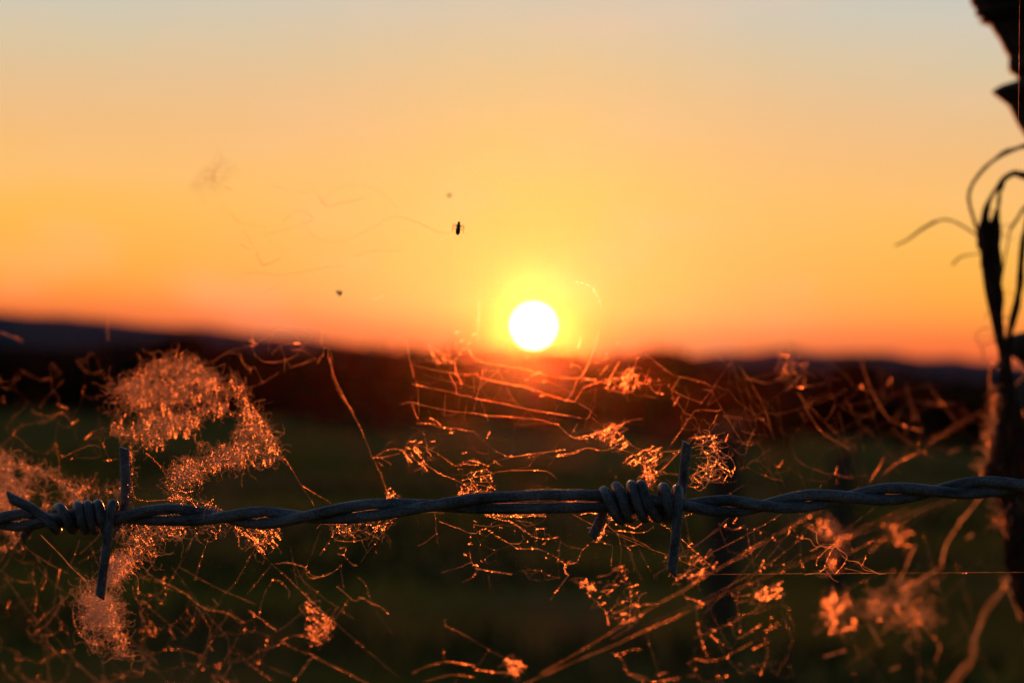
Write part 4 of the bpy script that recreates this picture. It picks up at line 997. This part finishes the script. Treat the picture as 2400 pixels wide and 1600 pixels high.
for i in range(22):                       # loose hairs
    x0, y0 = 2300 + rnd.uniform(-8, 40), rnd.uniform(500, 860)
    a = rnd.uniform(-2.6, -.5)
    stem([(x0, y0), (x0 + 22 * cos(a), y0 + 22 * sin(a)), (x0 + 36 * cos(a + .5), y0 + 40 * sin(a + .5)), (x0 + 44 * cos(a + 1), y0 + 44 * sin(a + .8))], rnd.uniform(1.0, 2.0), 'fibre')
for i in range(46):                       # it widens lower down and follows the post
    t0 = rnd.random(); t1 = rnd.random()
    q = [(2346 + t0 * 20, 830), (2342 + t1 * 34, 900), (2334 + t0 * 60, 960), (2320 + t0 * 80, 1030), (2314 + t1 * 90, 1085), (2328 + t1 * 80, 1150), (2344 + t0 * 70, 1230), (2356 + t1 * 60, 1310), (2376 + t0 * 50, 1390), (2402 + t0 * 40, 1460), (2415 + t1 * 40, 1640), (2430 + t0 * 60, 2300)]
    stem(q, rnd.uniform(3, 10), d=VD + rnd.uniform(-.02, .02), wob=4)
for i in range(3):
    stem([(2340 + i * 3, 850), (2325 - i * 4, 870), (2318 - i * 2, 900), (2326, 940), (2338, 960)], 3)
# pale lint on its flank
wb = Web(lambda x, y: VD - .01)
wb.fuzz([(2334, 900), (2345, 905), (2330, 1000), (2318, 1060), (2318, 1100), (2300, 1108), (2302, 1050), (2318, 980)], 150, 30, 2.6, 2, .1, .25, bang=1.8)
wb.fuzz([(2330, 1190), (2352, 1190), (2362, 1260), (2345, 1250)], 40, 40, 2.0, 2, .1, .25)
wb.T([(2372, 1022), (2358, 1060), (2340, 1100)], 6, .05, 1, 2); wb.T([(2342, 835), (2322, 860), (2318, 900), (2324, 950)], 3, .1)
wb.T([(2395, 900), (2398, 950), (2402, 1010)], 8, .1, 1, 2); wb.fuzz([(2380, 1180), (2396, 1170), (2394, 1200), (2384, 1210)], 20, 30, 2, 2, .1)
wb.build('orange lint of silk clinging to the dry stalks just above the wire at the right')

# ------------------------------------------------------------------ ground, hills, thicket, far posts
def hgt(x, y):
    r = math.hypot(x, y)
    return min(1, r / 60) * 0.10 * noise.noise(V((x * .05, y * .05, 0))) + (0.03 * noise.noise(V((x * .6, y * .6, 3))) if r < 120 else 0) - .0095 * max(0, min(r, 360) - 15)
rings = [0, .6, 1.2, 2, 3, 4.5, 6] + [8 * 1.09 ** i for i in range(46)]
verts = []; faces = []; seg = 160
for i, r in enumerate(rings):
    for j in range(seg):
        a = 2 * pi * j / seg; x, y = r * cos(a), r * sin(a)
        verts.append((x, y, hgt(x, y)))
for i in range(len(rings) - 1):
    for j in range(seg):
        a = i * seg + j; b = i * seg + (j + 1) % seg
        faces.append((a, a + seg, b + seg, b))
ground = link('ground', verts[:], faces, M_ground, None, True); tag(ground, 'dark green and brown pasture stretching away below the wire', 'ground', kind='structure')
GR = rings[-1]

def horizon_y(x): return 860 + (x - 1200) * math.tan(ROLL)
def hills_mesh(keys, D, thick, name, label, seedz, amp):
    verts = []; faces = []
    xs_ = list(range(1200 - 33600, 1200 + 33600 + 1, 80)); rows = 10
    for i, x in enumerate(xs_):
        h = interp(x, keys)
        az = (x - 1200) / 33600 * pi
        H = CAM.z + max(0.0005, h / F) * D * 1.0 + amp * noise.noise(V((x * .006, seedz, 0)))
        for j in range(rows):
            t = j / (rows - 1)
            prof_ = sin(pi * t) ** .8 if 0 < t < 1 else 0
            dd = D - thick + 2 * thick * t
            verts.append((math.sin(az) * dd, math.cos(az) * dd, -7 + (H + 7) * prof_ * (1 + .06 * noise.noise(V((x * .01, j, seedz))))))
    for i in range(len(xs_) - 1):
        for j in range(rows - 1):
            a = i * rows + j
            faces.append((a, a + rows, a + rows + 1, a + 1))
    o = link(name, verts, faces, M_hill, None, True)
    tag(o, label, 'hill', kind='structure')
hills_mesh([(-9000, 60), (-2500, 110), (-600, 105), (0, 90), (250, 80), (500, 68), (700, 58), (850, 40), (950, 26), (1150, 18), (1500, 22), (1620, 44), (1750, 62), (2000, 66), (2200, 60), (2400, 50), (3200, 45), (5000, 80), (11400, 40)],
           388, 20, 'hills', 'low blue-grey wooded hills along the horizon', 2.0, .15)

def leaf_cloud(verts, faces, c, rx, ry, rz, n_, size):
    for _ in range(n_):
        while True:
            a, b, e = rnd.uniform(-1, 1), rnd.uniform(-1, 1), rnd.uniform(-1, 1)
            if a * a + b * b + e * e <= 1: break
        p = V((c[0] + a * rx, c[1] + b * ry, c[2] + e * rz))
        d1 = V((rnd.gauss(0, 1), rnd.gauss(0, 1), rnd.gauss(0, 1))).normalized(); d2 = d1.orthogonal().normalized()
        s1 = size * rnd.uniform(.6, 1.5); s2 = s1 * .55
        b0 = len(verts)
        verts += [p - d1 * s1, p + d2 * s2, p + d1 * s1, p - d2 * s2]
        faces.append((b0, b0 + 1, b0 + 2, b0 + 3))
# the dark thicket that closes the field: top edge in px above the horizon
tk = [(-2500, 30), (-300, 14), (0, 8), (180, 10), (320, 24), (420, 36), (520, 24), (640, 22), (760, 30), (860, 36), (1000, 38), (1150, 38), (1260, 34), (1380, 34), (1470, 40), (1640, 34), (1740, 22), (1850, 20), (1950, 26), (2080, 26), (2180, 14), (2300, 6), (2600, 10), (4500, 24)]
verts, faces = [], []
x = -7000
while x < 9400:
    D = 325
    t = interp(x, tk) + rnd.uniform(-5, 4)
    top = CAM.z + t / F * D
    az = (x - 1200) / F
    for _ in range(2):
        dd = D + rnd.uniform(-8, 8)
        leaf_cloud(verts, faces, (math.sin(az) * dd, math.cos(az) * dd, (top - 3.4) * .5), 2.0, 3.0, (top + 3.4) * .54, 230 if -300 < x < 2700 else 60, .36 if -300 < x < 2700 else .62)
    x += 44
for _ in range(90):                       # scattered low clumps in front of it
    D = rnd.uniform(150, 312); x = rnd.uniform(-1500, 3900); az = (x - 1200) / F
    gx, gy = math.sin(az) * D, math.cos(az) * D; hh = rnd.uniform(.25, .9)
    leaf_cloud(verts, faces, (gx, gy, hgt(gx, gy) + hh * .4), rnd.uniform(.8, 2.6), 1.2, hh * .7, 120, .16)
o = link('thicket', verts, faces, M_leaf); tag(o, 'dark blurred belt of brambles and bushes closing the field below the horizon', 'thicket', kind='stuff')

def bush_tree(x_px, D, top_px, wid_px, label):
    az = (x_px - 1200) / F; GZ = hgt(math.sin(az) * D, math.cos(az) * D); c = V((math.sin(az) * D, math.cos(az) * D, GZ))
    top = CAM.z + top_px / F * D - GZ; wd = wid_px / F * D
    root = empty('tree', c); tag(root, label, 'tree', 'trees rising out of the thicket')
    pts = [c + V((0, 0, -.1)), c + V((.03, 0, top * .3)), c + V((-.04, .02, top * .6)), c + V((.02, 0, top * .85))]
    v, f, u = tube(pts, [.30, .24, .16, .06], 10)
    for k_ in range(6):
        a = k_ * 1.05; p0 = c + V((0, 0, top * (.3 + .07 * k_))); p1 = p0 + V((cos(a) * wd * .4, sin(a) * wd * .4, top * .22))
        vv, ff, uu = tube([p0, p0.lerp(p1, .5) + V((0, 0, .04)), p1], [.12, .09, .04], 6)
        b0 = len(v); v += vv; f += [tuple(q + b0 for q in g) for g in ff]
    link('trunk', v, f, M_trunk, root, True)
    vs, fs = [], []
    for _ in range(26):
        a = rnd.uniform(0, 2 * pi); rr_ = sqrt(rnd.random()) * wd * .42; hh = rnd.uniform(.35, .93)
        leaf_cloud(vs, fs, (c.x + cos(a) * rr_ * (1.15 - hh * .7), c.y + sin(a) * rr_, GZ + top * hh), wd * .15, wd * .15, top * .09, 150, .24)
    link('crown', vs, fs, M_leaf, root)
bush_tree(420, 312, 48, 190, 'rounded dark tree against the blue hill at the left, behind the woolly web')
bush_tree(1560, 314, 56, 250, 'dark tree breaking the horizon just right of the sun')
bush_tree(1300, 312, 44, 170, 'low dark tree directly beneath the setting sun')
bush_tree(2010, 316, 42, 170, 'low dark tree on the horizon between the sun and the rotten post')

def far_post(x_px, y_top, y_base, w_px, label, lean):
    # distance from where its foot meets the field
    hy = horizon_y(x_px)
    D = CAM.z * F / (y_base - hy)
    top = P(x_px, y_top, D); foot = P(x_px, y_base, D)
    c = V((foot.x, foot.y, 0)); h = top.z
    r = w_px * .5 / F * D
    pts = [c + V((lean * t * h, 0, -.15 + (h + .15) * t)) for t in [0, .2, .4, .6, .8, .95, 1]]
    v, f, u = tube(pts, [r * (1 + .12 * noise.noise(V((i * .9, x_px, 0)))) for i in range(6)] + [r * .8], 12, None, (V((1, 0, 0)), .5))
    root = empty('fence_post', c); tag(root, label, 'fence post', 'old fence posts out in the field')
    link('post', v, f, M_oldpost, root)
    for k_ in (.35, .85):
        pc = c + V((lean * k_ * h, 0, k_ * h)); ring = [pc + V((cos(a) * (r * 1.06), sin(a) * (r * 1.06), .01 * sin(a))) for a in [i * pi / 10 for i in range(21)]]
        v, f, u = tube(ring, .004, 6); link('wire_tie', v, f, M_barb, root)
far_post(1690, 985, 1440, 80, 'blurred dark post in the field, below the wire right of the centre barb', 0.0)
far_post(1962, 1050, 1350, 52, 'smaller blurred dark post in the field, further right', .02)

# meadow grass on the visible part of the field
verts, faces = [], []
for _ in range(20000):
    D = 12 * (75 / 12) ** rnd.random(); az = rnd.uniform(-.6, .6)
    x, y = math.sin(az) * D, math.cos(az) * D
    if noise.noise(V((x * .25, y * .25, 8))) < -.1: continue
    z0 = hgt(x, y) - .01
    for _ in range(3):
        a = rnd.uniform(0, 2 * pi); h = rnd.uniform(.04, .13); ww = .006 + .0003 * D; ox, oy = x + rnd.gauss(0, .04), y + rnd.gauss(0, .04)
        b0 = len(verts)
        verts += [V((ox - cos(a) * ww, oy - sin(a) * ww, z0)), V((ox + cos(a) * ww, oy + sin(a) * ww, z0)), V((ox + rnd.gauss(0, .03), oy + rnd.gauss(0, .03), z0 + h))]
        faces.append((b0, b0 + 1, b0 + 2))
o = link('grass', verts, faces, M_grass); tag(o, 'short rough grass of the dark field', 'grass', kind='stuff')

# ------------------------------------------------------------------ haze added for the lens-glare glow round the sun: forward scattering air
bm_v = []
for zz in (-8.5, 60):
    for xx, yy in ((-440, -440), (440, -440), (440, 440), (-440, 440)):
        bm_v.append((xx, yy, zz))
hz = link('haze', bm_v, [(3, 2, 1, 0), (4, 5, 6, 7), (0, 1, 5, 4), (1, 2, 6, 5), (2, 3, 7, 6), (3, 0, 4, 7)], [])
hm = bpy.data.materials.new('glare_haze'); hm.use_nodes = True
t = NT(hm.node_tree); t.t.nodes.clear()
pv = t.n('ShaderNodeVolumePrincipled'); pv.inputs['Color'].default_value = (.95, .44, .30, 1)
pv.inputs['Density'].default_value = 2.8e-6; pv.inputs['Anisotropy'].default_value = 0.993
o_ = t.n('ShaderNodeOutputMaterial'); t.l(pv.outputs[0], o_.inputs['Volume'])
hz.data.materials.append(hm)
tag(hz, 'thin haze added to give the glare glow round the low sun', 'haze', kind='stuff')
